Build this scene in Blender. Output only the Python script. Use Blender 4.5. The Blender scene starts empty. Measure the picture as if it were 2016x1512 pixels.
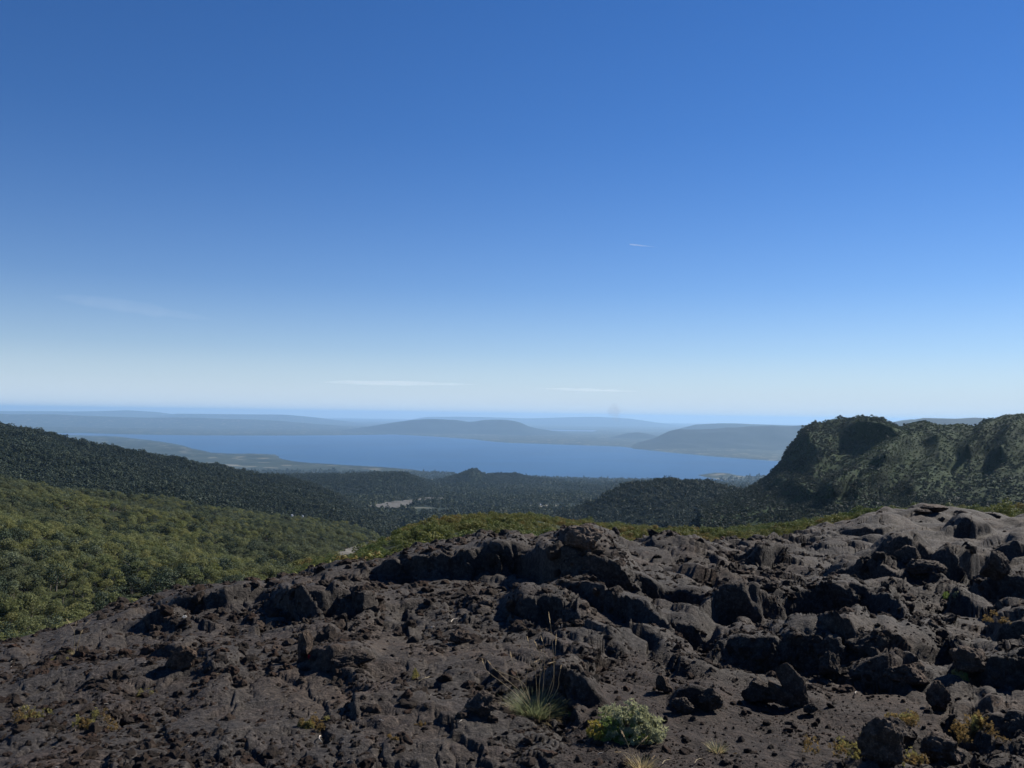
import bpy, bmesh, math, random
import numpy as np
from mathutils import Vector, Matrix

# ------------------------------------------------------------------ camera, sky, sun, exposure
sc = bpy.context.scene
C = sc.collection
F, CX, CY, YH = 1746.0, 1008.0, 756.0, 817.0      # focal length and principal point of the 2016 px photo, level row
RHO = math.atan(0.0145)                           # the photo is held about 0.8 degrees out of level
SR, CR = math.sin(RHO), math.cos(RHO)
cam_d = bpy.data.cameras.new('camera')
cam = bpy.data.objects.new('camera', cam_d)
C.objects.link(cam)
cam.rotation_euler = (math.pi / 2, -RHO, 0)
cam_d.sensor_fit = 'HORIZONTAL'
cam_d.sensor_width = 36.0
cam_d.lens = 36.0 * F / 2016.0
cam_d.shift_y = (YH - CY) / 2016.0
cam_d.clip_start = 0.05
cam_d.clip_end = 400000.0
sc.camera = cam

SUN_AZ, SUN_EL = math.radians(50), math.radians(36)   # clockwise from +Y (the view) towards +X
w = bpy.data.worlds.new('World')
sc.world = w
w.use_nodes = True
nt = w.node_tree
sky = nt.nodes.new('ShaderNodeTexSky')
sky.sky_type = 'NISHITA'
sky.sun_disc = False
sky.sun_elevation = SUN_EL
sky.sun_rotation = SUN_AZ
sky.altitude = 1300
sky.air_density = 1.0
sky.dust_density = 0.0
sky.ozone_density = 3.0
bg = nt.nodes['Background']
bg.inputs['Strength'].default_value = 0.058
hs = nt.nodes.new('ShaderNodeHueSaturation')
hs.inputs['Saturation'].default_value = 1.25
hs.inputs['Hue'].default_value = 0.503
tint = nt.nodes.new('ShaderNodeMix')
tint.data_type = 'RGBA'; tint.blend_type = 'MULTIPLY'
tint.inputs[0].default_value = 1.0
tint.inputs[7].default_value = (0.85, 0.97, 1.20, 1)
nt.links.new(sky.outputs[0], hs.inputs['Color'])
nt.links.new(hs.outputs[0], tint.inputs[6])
# pale band of dusty air low over the horizon
tcw = nt.nodes.new('ShaderNodeTexCoord')
sep = nt.nodes.new('ShaderNodeSeparateXYZ')
nt.links.new(tcw.outputs['Generated'], sep.inputs[0])
br = nt.nodes.new('ShaderNodeValToRGB')
br.color_ramp.interpolation = 'B_SPLINE'
el = br.color_ramp.elements
el[0].position = 0.0; el[0].color = (0.95, 0.95, 0.95, 1)
el[1].position = 0.30; el[1].color = (0, 0, 0, 1)
for p_, v_ in ((0.015, 0.95), (0.035, 0.70), (0.07, 0.30), (0.14, 0.07)):
    e_ = el.new(p_); e_.color = (v_, v_, v_, 1)
nt.links.new(sep.outputs[2], br.inputs[0])
band = nt.nodes.new('ShaderNodeMix')
band.data_type = 'RGBA'
nt.links.new(br.outputs[0], band.inputs[0])
nt.links.new(tint.outputs[2], band.inputs[6])
band.inputs[7].default_value = (7.3, 8.75, 10.2, 1)
nt.links.new(band.outputs[2], bg.inputs['Color'])

sun_d = bpy.data.lights.new('sun', 'SUN')
sun_d.energy = 5.0
sun_d.angle = math.radians(0.5)
sun_d.color = (1.0, 0.94, 0.84)
sun = bpy.data.objects.new('sun', sun_d)
C.objects.link(sun)
S = Vector((math.sin(SUN_AZ) * math.cos(SUN_EL), math.cos(SUN_AZ) * math.cos(SUN_EL), math.sin(SUN_EL)))
sun.rotation_euler = S.to_track_quat('Z', 'Y').to_euler()

sc.view_settings.view_transform = 'Standard'
sc.view_settings.look = 'None'
sc.view_settings.exposure = 0.5
sc.view_settings.gamma = 1.0
sc.view_settings.use_curve_mapping = False
try:
    sc.cycles.max_bounces = 6
    sc.cycles.diffuse_bounces = 2
    sc.cycles.transmission_bounces = 3
    sc.cycles.volume_bounces = 1
    sc.cycles.transparent_max_bounces = 8
except Exception:
    pass

HAZE_DENSITY = 1.9e-5
HAZE_COLOR = (0.43, 0.69, 1.0)
HAZE_TOP = 235.0

# ------------------------------------------------------------------ helpers
rng = np.random.default_rng(7)
random.seed(7)


def wpos(px, row, Y):
    """a point of the world on the sight line of a photo pixel, Y metres away"""
    u = (np.asarray(px, float) - CX) / F
    v = (YH - np.asarray(row, float)) / F
    Y = np.asarray(Y, float)
    return np.stack([(u * CR - v * SR) * Y, Y + 0 * u, (v * CR + u * SR) * Y], -1)


def zpos(px, Z, Y):
    u = (np.asarray(px, float) - CX) / F
    v = (np.asarray(Z, float) / Y - u * SR) / CR
    return np.stack([(u * CR - v * SR) * Y, np.broadcast_to(Y, np.broadcast(u, v, Y).shape), np.broadcast_to(Z, np.broadcast(u, v, Y).shape)], -1)


def rowof(px, Z, Y):
    u = (np.asarray(px, float) - CX) / F
    return YH - F * (Z / Y - u * SR) / CR


def pix(P):
    a, b = P[..., 0] / P[..., 1], P[..., 2] / P[..., 1]
    return CX + F * (a * CR + b * SR), YH - F * (b * CR - a * SR)


def _hash(ix, iy, iz, seed):
    h = (ix.astype(np.uint32) * np.uint32(374761393)) ^ (iy.astype(np.uint32) * np.uint32(668265263)) ^ (iz.astype(np.uint32) * np.uint32(2147483647 - 58)) ^ np.uint32((seed * 974711 + 12345) & 0xffffffff)
    h = (h ^ (h >> np.uint32(13))) * np.uint32(1274126177)
    h = (h ^ (h >> np.uint32(16))) * np.uint32(2246822519)
    return h ^ (h >> np.uint32(15))


_G = np.array([(1, 1, 0), (-1, 1, 0), (1, -1, 0), (-1, -1, 0), (1, 0, 1), (-1, 0, 1), (1, 0, -1), (-1, 0, -1),
               (0, 1, 1), (0, -1, 1), (0, 1, -1), (0, -1, -1), (1, 1, 0), (-1, 1, 0), (0, -1, 1), (0, -1, -1)], np.float32)


def noise(x, y, z=None, seed=0):
    """gradient noise, about -1..1"""
    shp = np.broadcast(x, y).shape
    x = np.broadcast_to(np.asarray(x, np.float64), shp).ravel()
    y = np.broadcast_to(np.asarray(y, np.float64), shp).ravel()
    xi, yi = np.floor(x), np.floor(y)
    fx, fy = (x - xi).astype(np.float32), (y - yi).astype(np.float32)
    xi, yi = xi.astype(np.int64), yi.astype(np.int64)
    ux, uy = fx * fx * fx * (fx * (fx * 6 - 15) + 10), fy * fy * fy * (fy * (fy * 6 - 15) + 10)
    if z is None:
        out = None
        zz = np.zeros_like(xi)
        def g(a, b):
            k = _G[_hash(xi + a, yi + b, zz, seed) & np.uint32(15)]
            return (k[:, 0] + 0.5 * k[:, 2]) * (fx - a) + (k[:, 1] - 0.5 * k[:, 2]) * (fy - b)
        a0 = g(0, 0); a0 += ux * (g(1, 0) - a0)
        a1 = g(0, 1); a1 += ux * (g(1, 1) - a1)
        return ((a0 + uy * (a1 - a0)) * 1.3).reshape(shp)
    z = np.broadcast_to(np.asarray(z, np.float64), shp).ravel()
    zi = np.floor(z); fz = (z - zi).astype(np.float32); zi = zi.astype(np.int64)
    uz = fz * fz * fz * (fz * (fz * 6 - 15) + 10)
    def g3(a, b, c):
        k = _G[_hash(xi + a, yi + b, zi + c, seed) & np.uint32(15)]
        return k[:, 0] * (fx - a) + k[:, 1] * (fy - b) + k[:, 2] * (fz - c)
    r = []
    for c in (0, 1):
        a0 = g3(0, 0, c); a0 += ux * (g3(1, 0, c) - a0)
        a1 = g3(0, 1, c); a1 += ux * (g3(1, 1, c) - a1)
        r.append(a0 + uy * (a1 - a0))
    return ((r[0] + uz * (r[1] - r[0])) * 1.1).reshape(shp)


def fbm(x, y, z=None, octs=4, seed=0, gain=0.5, ridged=False):
    t, a, s = 0.0, 1.0, 0.0
    for k in range(octs):
        f = 2.03 ** k
        n = noise(x * f, y * f, None if z is None else z * f, seed + k * 17)
        if ridged:
            n = 1 - 2 * np.abs(n)
        t = t + a * n
        s += a
        a *= gain
    return t / s


def facets(x, y, seed=0, soft=20.0):
    """broken-rock relief: every cell is a tilted plate at its own height; also the distance to the crack"""
    shp = x.shape
    x, y = x.ravel(), y.ravel()
    xi, yi = np.floor(x).astype(np.int64), np.floor(y).astype(np.int64)
    z0 = np.zeros_like(xi)
    f1 = np.full(x.shape, 1e9, np.float32); f2 = f1.copy(); hgt = np.zeros(x.shape, np.float32); wsum = np.zeros(x.shape, np.float32)
    for a in (-1, 0, 1):
        for b in (-1, 0, 1):
            h = _hash(xi + a, yi + b, z0, seed)
            r1 = (h & np.uint32(255)).astype(np.float32) / 255; r2 = ((h >> np.uint32(8)) & np.uint32(255)).astype(np.float32) / 255
            r3 = ((h >> np.uint32(16)) & np.uint32(255)).astype(np.float32) / 255; r4 = ((h >> np.uint32(24)) & np.uint32(255)).astype(np.float32) / 255
            dx = (x - xi - a).astype(np.float32) - r1; dy = (y - yi - b).astype(np.float32) - r2
            d = dx * dx + dy * dy
            new = d < f1
            f2 = np.where(new, f1, np.minimum(f2, d))
            r5 = (r3 * 7.31 + r2 * 3.7) % 1.0
            wq = np.exp(-soft * d)                       # neighbouring plates meet in a short steep slope
            hgt += wq * ((r3 - 0.5) + dx * (r4 - 0.5) * 1.5 + dy * (r5 - 0.62) * 1.5); wsum += wq
            f1 = np.where(new, d, f1)
    hgt = hgt / (wsum + 1e-30)
    return hgt.reshape(shp), (np.sqrt(f2) - np.sqrt(f1)).reshape(shp)


def sstep(a, b, x):
    t = np.clip((x - a) / (b - a), 0, 1)
    return t * t * (3 - 2 * t)


def obj(name, me, mat=None, parent=None, loc=None):
    o = bpy.data.objects.new(name, me)
    C.objects.link(o)
    if mat is not None and me is not None and len(me.materials) == 0:
        for m in (mat if isinstance(mat, (list, tuple)) else [mat]):
            me.materials.append(m)
    if parent is not None:
        o.parent = parent
    if loc is not None:
        o.location = loc
    return o


def tag(o, label=None, cat=None, group=None, kind=None):
    if label: o['label'] = label
    if cat: o['category'] = cat
    if group: o['group'] = group
    if kind: o['kind'] = kind
    return o


def thing(name, label, cat, loc=(0, 0, 0), group=None):
    o = bpy.data.objects.new(name, None)
    C.objects.link(o)
    o.location = loc
    o.empty_display_size = 0.2
    return tag(o, label, cat, group)


def mesh_np(name, V, Fq, smooth=True, mats=None, midx=None):
    """V (n,3), Fq (m,k) with k = 3 or 4"""
    V = np.asarray(V, np.float32); Fq = np.asarray(Fq, np.int32)
    me = bpy.data.meshes.new(name)
    m, k = Fq.shape
    me.vertices.add(len(V)); me.vertices.foreach_set('co', V.ravel())
    me.loops.add(m * k); me.loops.foreach_set('vertex_index', Fq.ravel())
    me.polygons.add(m)
    me.polygons.foreach_set('loop_start', np.arange(0, m * k, k, dtype=np.int32))
    me.polygons.foreach_set('loop_total', np.full(m, k, np.int32))
    me.polygons.foreach_set('use_smooth', np.full(m, smooth, bool))
    if midx is not None:
        me.polygons.foreach_set('material_index', np.asarray(midx, np.int32))
    if mats:
        for x in mats: me.materials.append(x)
    me.update(calc_edges=True)
    return me


def grid_mesh(name, P, smooth=True):
    R, K = P.shape[:2]
    i = np.arange(R * K).reshape(R, K)
    Fq = np.stack([i[:-1, :-1], i[:-1, 1:], i[1:, 1:], i[1:, :-1]], -1).reshape(-1, 4)
    return mesh_np(name, P.reshape(-1, 3), Fq, smooth)


# ------------------------------------------------------------------ materials
def new_mat(name):
    m = bpy.data.materials.new(name)
    m.use_nodes = True
    t = m.node_tree
    b = t.nodes['Principled BSDF']
    return m, t, b


def nn(t, typ, **kw):
    n = t.nodes.new(typ)
    for k, v in kw.items():
        if k.startswith('in_'):
            n.inputs[k[3:]].default_value = v
        else:
            setattr(n, k, v)
    return n


def ramp(t, fac, stops, interp='LINEAR'):
    r = t.nodes.new('ShaderNodeValToRGB')
    r.color_ramp.interpolation = interp
    e = r.color_ramp.elements
    while len(e) < len(stops): e.new(0.5)
    for k, (p, c) in enumerate(stops):
        e[k].position = p
        e[k].color = (c[0], c[1], c[2], 1)
    t.links.new(fac, r.inputs[0])
    return r.outputs[0]


def mixc(t, fac, a, b, mode='MIX'):
    m = t.nodes.new('ShaderNodeMix')
    m.data_type = 'RGBA'; m.blend_type = mode
    for s, v in ((0, fac), (6, a), (7, b)):
        if hasattr(v, 'is_linked'): t.links.new(v, m.inputs[s])
        elif s == 0: m.inputs[0].default_value = v
        else: m.inputs[s].default_value = (v[0], v[1], v[2], 1)
    return m.outputs[2]


def tex(t, scale, detail=4, rough=0.55, coord=None, kind='ShaderNodeTexNoise', dist=0.0):
    n = t.nodes.new(kind)
    n.inputs['Scale'].default_value = scale
    if 'Detail' in n.inputs: n.inputs['Detail'].default_value = detail
    if 'Roughness' in n.inputs: n.inputs['Roughness'].default_value = rough
    if 'Distortion' in n.inputs: n.inputs['Distortion'].default_value = dist
    if coord is not None: t.links.new(coord, n.inputs['Vector'])
    return n


def geo_pos(t):
    return t.nodes.new('ShaderNodeNewGeometry').outputs['Position']


def rock_material(name, tint=(1, 1, 1), coord='pos', red=0.35):
    m, t, b = new_mat(name)
    if coord == 'pos': p = geo_pos(t)
    else: p = t.nodes.new('ShaderNodeTexCoord').outputs['Object']
    n1 = tex(t, 0.9, 5, 0.6, p)
    n2 = tex(t, 26.0, 6, 0.75, p)
    n3 = tex(t, 95.0, 3, 0.7, p)
    n4 = tex(t, 2.1, 6, 0.65, p)
    base = ramp(t, n2.outputs[0], [(0.30, (0.013, 0.011, 0.010)), (0.50, (0.042, 0.036, 0.031)), (0.72, (0.120, 0.105, 0.092))])
    base = mixc(t, ramp(t, n1.outputs[0], [(0.38, (0, 0, 0)), (0.65, (1, 1, 1))]), base, mixc(t, 1.0, base, (0.80, 0.84, 0.92), 'MULTIPLY'))
    rust = mixc(t, 1.0, base, (1.45, 0.93, 0.72), 'MULTIPLY')
    base = mixc(t, ramp(t, n4.outputs[0], [(0.48, (0, 0, 0)), (0.72, (red, red, red))]), base, rust)
    spk = ramp(t, n3.outputs[0], [(0.60, (0, 0, 0)), (0.70, (0.65, 0.65, 0.65))])
    base = mixc(t, spk, base, (0.20, 0.185, 0.17))
    base = mixc(t, 1.0, base, tint, 'MULTIPLY')
    if coord == 'pos':                                  # cinder gravel is darker and redder than the rock
        at = t.nodes.new('ShaderNodeAttribute'); at.attribute_name = 'cinder'
        base = mixc(t, at.outputs['Fac'], base, mixc(t, 1.0, base, (0.62, 0.50, 0.45), 'MULTIPLY'))
        n6 = tex(t, 0.55, 4, 0.6, p)
        base = mixc(t, ramp(t, n6.outputs[0], [(0.50, (0, 0, 0)), (0.66, (0.6, 0.6, 0.6))]), base, mixc(t, 1.0, base, (1.32, 1.10, 0.90), 'MULTIPLY'))
    if coord != 'pos':                                  # every loose stone has its own tone
        oi = t.nodes.new('ShaderNodeObjectInfo')
        base = mixc(t, 1.0, base, ramp(t, oi.outputs['Random'], [(0.0, (0.65, 0.62, 0.60)), (0.5, (1.0, 0.95, 0.9)), (0.85, (1.25, 1.08, 0.95)), (1.0, (1.7, 1.6, 1.5))]), 'MULTIPLY')
    t.links.new(base, b.inputs['Base Color'])
    b.inputs['Roughness'].default_value = 0.88
    b.inputs['Specular IOR Level'].default_value = 0.25
    bp = nn(t, 'ShaderNodeBump'); bp.inputs['Strength'].default_value = 0.9; bp.inputs['Distance'].default_value = 0.02
    t.links.new(n2.outputs[0], bp.inputs['Height'])
    bp2 = nn(t, 'ShaderNodeBump'); bp2.inputs['Strength'].default_value = 0.8; bp2.inputs['Distance'].default_value = 0.006
    t.links.new(n3.outputs[0], bp2.inputs['Height']); t.links.new(bp.outputs[0], bp2.inputs['Normal'])
    bp3 = nn(t, 'ShaderNodeBump'); bp3.inputs['Strength'].default_value = 0.9; bp3.inputs['Distance'].default_value = 0.045
    n5 = tex(t, 9.0, 5, 0.7, p, dist=0.4)
    t.links.new(n5.outputs[0], bp3.inputs['Height']); t.links.new(bp2.outputs[0], bp3.inputs['Normal'])
    t.links.new(bp3.outputs[0], b.inputs['Normal'])
    return m


def foliage_material(name, cols, patch=None, patch_scale=0.01, transl=0.25, leafvar=0.35, vary_scale=1.5):
    """cols: three colours picked per plant; patch: a colour that takes over in broad patches of the wood"""
    m, t, b = new_mat(name)
    oi = t.nodes.new('ShaderNodeObjectInfo')
    col = ramp(t, oi.outputs['Random'], [(k / max(1, len(cols) - 1), c) for k, c in enumerate(cols)])
    if patch:
        n = tex(t, patch_scale, 4, 0.6, oi.outputs['Location'])
        col = mixc(t, ramp(t, n.outputs[0], [(0.44, (0, 0, 0)), (0.62, (1, 1, 1))]), col, patch)
    tc = t.nodes.new('ShaderNodeTexCoord')
    n2 = tex(t, vary_scale, 3, 0.7, tc.outputs['Object'])
    v = ramp(t, n2.outputs[0], [(0.3, (1 - leafvar,) * 3), (0.7, (1 + leafvar,) * 3)])
    col = mixc(t, 1.0, col, v, 'MULTIPLY')
    t.links.new(col, b.inputs['Base Color'])
    b.inputs['Roughness'].default_value = 0.7
    b.inputs['Specular IOR Level'].default_value = 0.2
    tr = t.nodes.new('ShaderNodeBsdfTranslucent')
    t.links.new(col, tr.inputs['Color'])
    mx = t.nodes.new('ShaderNodeMixShader')
    mx.inputs[0].default_value = transl
    t.links.new(b.outputs[0], mx.inputs[1]); t.links.new(tr.outputs[0], mx.inputs[2])
    t.links.new(mx.outputs[0], t.nodes['Material Output'].inputs['Surface'])
    return m


def plain_material(name, col, rough=0.8, var=0.25, scale=30.0, thin=0.0):
    m, t, b = new_mat(name)
    tc = t.nodes.new('ShaderNodeTexCoord')
    n = tex(t, scale, 4, 0.65, tc.outputs['Object'])
    v = ramp(t, n.outputs[0], [(0.3, (1 - var,) * 3), (0.7, (1 + var,) * 3)])
    t.links.new(mixc(t, 1.0, col, v, 'MULTIPLY'), b.inputs['Base Color'])
    b.inputs['Roughness'].default_value = rough
    b.inputs['Specular IOR Level'].default_value = 0.25
    if thin:
        tr = t.nodes.new('ShaderNodeBsdfTranslucent')
        t.links.new(b.inputs['Base Color'].links[0].from_socket, tr.inputs['Color'])
        mx = t.nodes.new('ShaderNodeMixShader'); mx.inputs[0].default_value = thin
        t.links.new(b.outputs[0], mx.inputs[1]); t.links.new(tr.outputs[0], mx.inputs[2])
        t.links.new(mx.outputs[0], t.nodes['Material Output'].inputs['Surface'])
    return m


def land_material(name, cols, scale, bump=0.0, patches=None, patch_scale=0.002):
    m, t, b = new_mat(name)
    p = geo_pos(t)
    n = tex(t, scale, 6, 0.65, p)
    col = ramp(t, n.outputs[0], [(0.33, cols[0]), (0.5, cols[1]), (0.67, cols[2])])
    if patches:
        v = tex(t, patch_scale, 0, 0.5, p, 'ShaderNodeTexVoronoi')
        n2 = tex(t, patch_scale * 0.45, 5, 0.6, p)
        sel = nn(t, 'ShaderNodeSeparateColor')
        t.links.new(v.outputs['Color'], sel.inputs[0])
        a = ramp(t, sel.outputs[0], [(0.86, (0, 0, 0)), (0.88, (1, 1, 1))])
        c = ramp(t, n2.outputs[0], [(0.47, (0, 0, 0)), (0.56, (1, 1, 1))])
        col = mixc(t, mixc(t, 1.0, a, c, 'MULTIPLY'), col, patches)
    t.links.new(col, b.inputs['Base Color'])
    b.inputs['Roughness'].default_value = 0.95
    b.inputs['Specular IOR Level'].default_value = 0.1
    if bump:
        bp = nn(t, 'ShaderNodeBump'); bp.inputs['Strength'].default_value = 1.0; bp.inputs['Distance'].default_value = bump
        t.links.new(n.outputs[0], bp.inputs['Height'])
        t.links.new(bp.outputs[0], b.inputs['Normal'])
    return m


M = {}
M['lava'] = rock_material('lava_rock', tint=(0.93, 0.90, 0.865))
M['rock'] = rock_material('loose_rock', tint=(1.3, 1.16, 1.05), coord='obj')
M['rock_warm'] = rock_material('warm_rock', tint=(1.5, 1.25, 1.05), coord='obj')
M['pebble'] = rock_material('scoria', tint=(1.3, 1.0, 0.82), coord='obj', red=0.8)
M['bark'] = plain_material('bark', (0.16, 0.14, 0.12), 0.9, 0.35, 3.0)
M['floor'] = land_material('wood_floor', [(0.012, 0.018, 0.010), (0.025, 0.032, 0.014), (0.045, 0.048, 0.024)], 0.12, 1.0)
M['field'] = land_material('dry_field', [(0.20, 0.17, 0.09), (0.30, 0.26, 0.14), (0.38, 0.33, 0.18)], 0.01)
M['far_land'] = land_material('far_land', [(0.008, 0.016, 0.012), (0.024, 0.036, 0.024), (0.046, 0.056, 0.038)], 0.0016, 0, (0.19, 0.175, 0.135), 0.007)
M['hill'] = land_material('hill_cover', [(0.012, 0.022, 0.012), (0.022, 0.034, 0.016), (0.040, 0.052, 0.024)], 0.02, 3.0)
M['ridge'] = land_material('ridge_cover', [(0.004, 0.013, 0.002), (0.009, 0.025, 0.003), (0.013, 0.030, 0.005)], 0.035, 1.6)
M['ash'] = land_material('ash_bed', [(0.07, 0.066, 0.060), (0.10, 0.095, 0.086), (0.16, 0.15, 0.13)], 0.05, 0.5)

m, t, b = new_mat('lake_water')
b.inputs['Base Color'].default_value = (0.010, 0.045, 0.105, 1)
b.inputs['Roughness'].default_value = 0.32
b.inputs['IOR'].default_value = 1.333
b.inputs['Specular IOR Level'].default_value = 0.16
p = geo_pos(t)
n = tex(t, 0.0006, 5, 0.6, p)
t.links.new(ramp(t, n.outputs[0], [(0.38, (0.003, 0.044, 0.122)), (0.62, (0.006, 0.064, 0.165))]), b.inputs['Base Color'])
M['water'] = m

# ------------------------------------------------------------------ land: sheets laid through depth-ordered control lines
def lerp_line(pxs, pts, smooth=True):
    pts = sorted(pts)
    x = np.array([p[0] for p in pts], float)
    out = []
    for k in (1, 2):
        y = np.array([p[k] for p in pts], float)
        out.append(np.interp(pxs, x, y))
    return out


def gsm(a, s, axis):
    if s <= 0: return a
    r = int(3 * s) + 1
    k = np.exp(-0.5 * (np.arange(-r, r + 1) / s) ** 2); k /= k.sum()
    pad = [(0, 0)] * a.ndim; pad[axis] = (r, r)
    b = np.pad(a, pad, 'edge')
    return np.apply_along_axis(lambda v: np.convolve(v, k, 'valid'), axis, b)


def sheet(name, px0, px1, dpx, lines, nrow, mat, octs=(), smooth_rows=1.5, bumps=(), kind='structure', label=None, nbase=None):
    """lines: ('row'|'z', [(px, row or z, Y), ...]) from near to far.  octs: (wavelength, height, ridged)."""
    pxs = np.arange(px0, px1 + dpx, dpx, dtype=float)
    Ys, Zs = [], []
    for typ, pts in lines:
        a, Y = lerp_line(pxs, pts)
        if typ == 'row':
            Z = wpos(pxs, a, Y)[:, 2]
        else:
            Z = a
        Ys.append(Y); Zs.append(Z)
    Ys, Zs = np.array(Ys), np.array(Zs)
    tt = np.linspace(0, len(lines) - 1, nrow)
    k = np.minimum(tt.astype(int), len(lines) - 2); f = (tt - k)[:, None]
    Yg = np.exp(np.log(Ys[k]) * (1 - f) + np.log(Ys[k + 1]) * f)
    Zg = Zs[k] + (Zs[k + 1] - Zs[k]) * (Yg - Ys[k]) / np.where(np.abs(Ys[k + 1] - Ys[k]) < 1e-6, 1, Ys[k + 1] - Ys[k])
    Zg = gsm(Zg, smooth_rows, 0)
    P = zpos(pxs[None, :] + 0 * Yg, Zg, Yg)
    PX = pxs[None, :] + 0 * Yg
    for fn in bumps:
        P = fn(P, PX)
    for wl, h, rd in octs:
        seed = int(wl) % 97 + len(name)
        nz = noise(P[..., 0] / wl, P[..., 1] / wl, None, seed)
        if rd: nz = (1 - 2.4 * np.abs(nz))
        P[..., 2] += h * nz * (1 if nbase is None else sstep(5, 90, P[..., 2] - nbase))
    o = obj(name, grid_mesh(name, P), mat)
    tag(o, label, None, None, kind)
    return P


# the lake's shoreline, traced in the photo and laid on the plane z = -800
LAKE_Z = -800.0
LAKE1 = [(105, 853.5), (160, 852.5), (230, 854.5), (300, 855.8), (390, 857), (486, 857.3), (600, 857.3), (719, 856.2), (774, 855.2), (848, 859), (922, 864),
         (972, 869.5), (1000, 871.5), (1099, 875), (1223, 879), (1273, 886), (1322, 891), (1397, 898), (1500, 905.5), (1545, 908.5), (1640, 914), (1700, 925),
         (1640, 938), (1500, 937.5), (1470, 938), (1454, 936.5), (1432, 931.5), (1407, 931), (1374, 935.5), (1392, 940), (1422, 944.5), (1459, 950.5), (1484, 952.5),
         (1475, 955), (1427, 955.5), (1380, 953), (1330, 951), (1248, 947.5), (1198, 947.5), (1099, 944.5), (1034, 941), (967, 935), (898, 934), (848, 930.5), (811, 924.5),
         (749, 919.5), (674, 915.5), (640, 913), (608, 911.5), (580, 908.5), (555, 903.5), (548, 898), (542, 895.2), (503, 893.5), (450, 893), (417, 891.5), (400, 887), (382, 884),
         (360, 877), (347, 874.5), (320, 870), (290, 866), (226, 859), (150, 857), (108, 856)]
LAKE2 = [(1050, 843.3), (1090, 844.3), (1175, 846.6), (1170, 849.5), (1100, 848.5), (1058, 846.5)]


def signed(px, row, poly):
    """pixels from the outline, negative inside"""
    poly = np.array(poly, float)
    x, y = px.ravel(), row.ravel()
    d = np.full(x.shape, 1e9); ins = np.zeros(x.shape, bool)
    for k in range(len(poly)):
        x0, y0 = poly[k]; x1, y1 = poly[(k + 1) % len(poly)]
        dx, dy = x1 - x0, y1 - y0
        s = np.clip(((x - x0) * dx + (y - y0) * dy) / (dx * dx + dy * dy), 0, 1)
        d = np.minimum(d, np.hypot(x - x0 - s * dx, y - y0 - s * dy))
        c = ((y0 > y) != (y1 > y)) & (x < (x1 - x0) * (y - y0) / (y1 - y0 + 1e-12) + x0)
        ins ^= c
    return np.where(ins, -d, d).reshape(px.shape)


def build_plain():
    pxs = np.arange(-700, 2720, 6.0)
    rr = np.concatenate([np.geomspace(11.6, 30, 70)[:-1], np.arange(30, 140, 0.55), np.arange(140, 330, 1.2)])[::-1]
    Yg = -LAKE_Z * F / rr                                   # metres, near to far
    prof = [(900, -210), (1500, -240), (2200, -276), (3000, -322), (4500, -404), (7000, -548), (9000, -690), (10500, -772), (11800, -797), (13000, -797), (500000, -797)]
    Y = np.broadcast_to(0, (len(rr), len(pxs))) + 0.0
    # near part is laid by its own height, not by the row on the lake plane
    Yg = np.concatenate([np.geomspace(900, 10500, 330), Yg[Yg > 10500]])
    Z = np.interp(Yg, [p[0] for p in prof], [p[1] for p in prof])
    Z = gsm(Z[:, None], 4, 0)[:, 0]
    PX, YY = np.meshgrid(pxs, Yg)
    ZZ = np.broadcast_to(Z[:, None], PX.shape).copy()
    row0 = rowof(PX, LAKE_Z, YY)
    sd = np.minimum(signed(PX, row0, LAKE1), signed(PX, row0, LAKE2))
    P = zpos(PX, ZZ, YY)
    X = P[..., 0]
    farw = sstep(9500, 13000, YY)
    rough = fbm(X / 5200, YY / 5200, None, 5, 3)
    rough2 = fbm(X / 1500, YY / 1500, None, 4, 9)
    landh = np.clip(34 + 75 * rough + 22 * rough2, 4, 200) * sstep(0, 9, np.abs(sd)) + 4
    land = LAKE_Z + landh + np.maximum(0, ZZ - LAKE_Z - 3) * 1.0
    near = ZZ + 26 * fbm(X / 900, YY / 900, None, 4, 5) * sstep(900, 2500, YY)
    ZZ = near * (1 - farw) + land * farw
    ZZ = np.where((sd < 0) & (YY > 9900), LAKE_Z - np.minimum(30, -sd * 12), ZZ)
    P = zpos(PX, ZZ, YY)
    o = obj('terrain', grid_mesh('terrain', P), M['far_land'])
    tag(o, None, None, None, 'structure')
    # water
    Yl = -LAKE_Z * F / np.linspace(140, 28, 60)
    PX, YY = np.meshgrid(np.arange(-100, 1900, 50.0), Yl)
    o = obj('lake', grid_mesh('lake', zpos(PX, LAKE_Z + 0 * PX, YY)), M['water'])
    tag(o, None, None, None, 'structure')
    return P


PLAIN = build_plain()


def hill(name, crest, front, back, zbase, mat, dpx=4, nrow=40, octs=(), bumps=(), mid=None, veg=0.0):
    """a hill with its skyline through the traced crest: (px, row, Y)"""
    zc = [(px, wpos(px, r, Y)[2] - veg, Y) for px, r, Y in crest]
    lines = [('z', [(px, zbase, Y - front) for px, z, Y in zc])]
    if mid:
        lines.append(('z', [(px, zbase + (z - zbase) * mid[1], Y - front * mid[0]) for px, z, Y in zc]))
    lines += [('z', zc), ('z', [(px, zbase + (z - zbase) * 0.6, Y + back * 0.5) for px, z, Y in zc]), ('z', [(px, zbase - 10, Y + back) for px, z, Y in zc])]
    return sheet(name, crest[0][0], crest[-1][0], dpx, lines, nrow, mat, octs, 1.0, bumps, nbase=zbase)


M['far_hill'] = land_material('far_hill', [(0.009, 0.016, 0.013), (0.014, 0.023, 0.018), (0.022, 0.031, 0.022)], 0.002)
FARH = M['far_hill']
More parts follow.
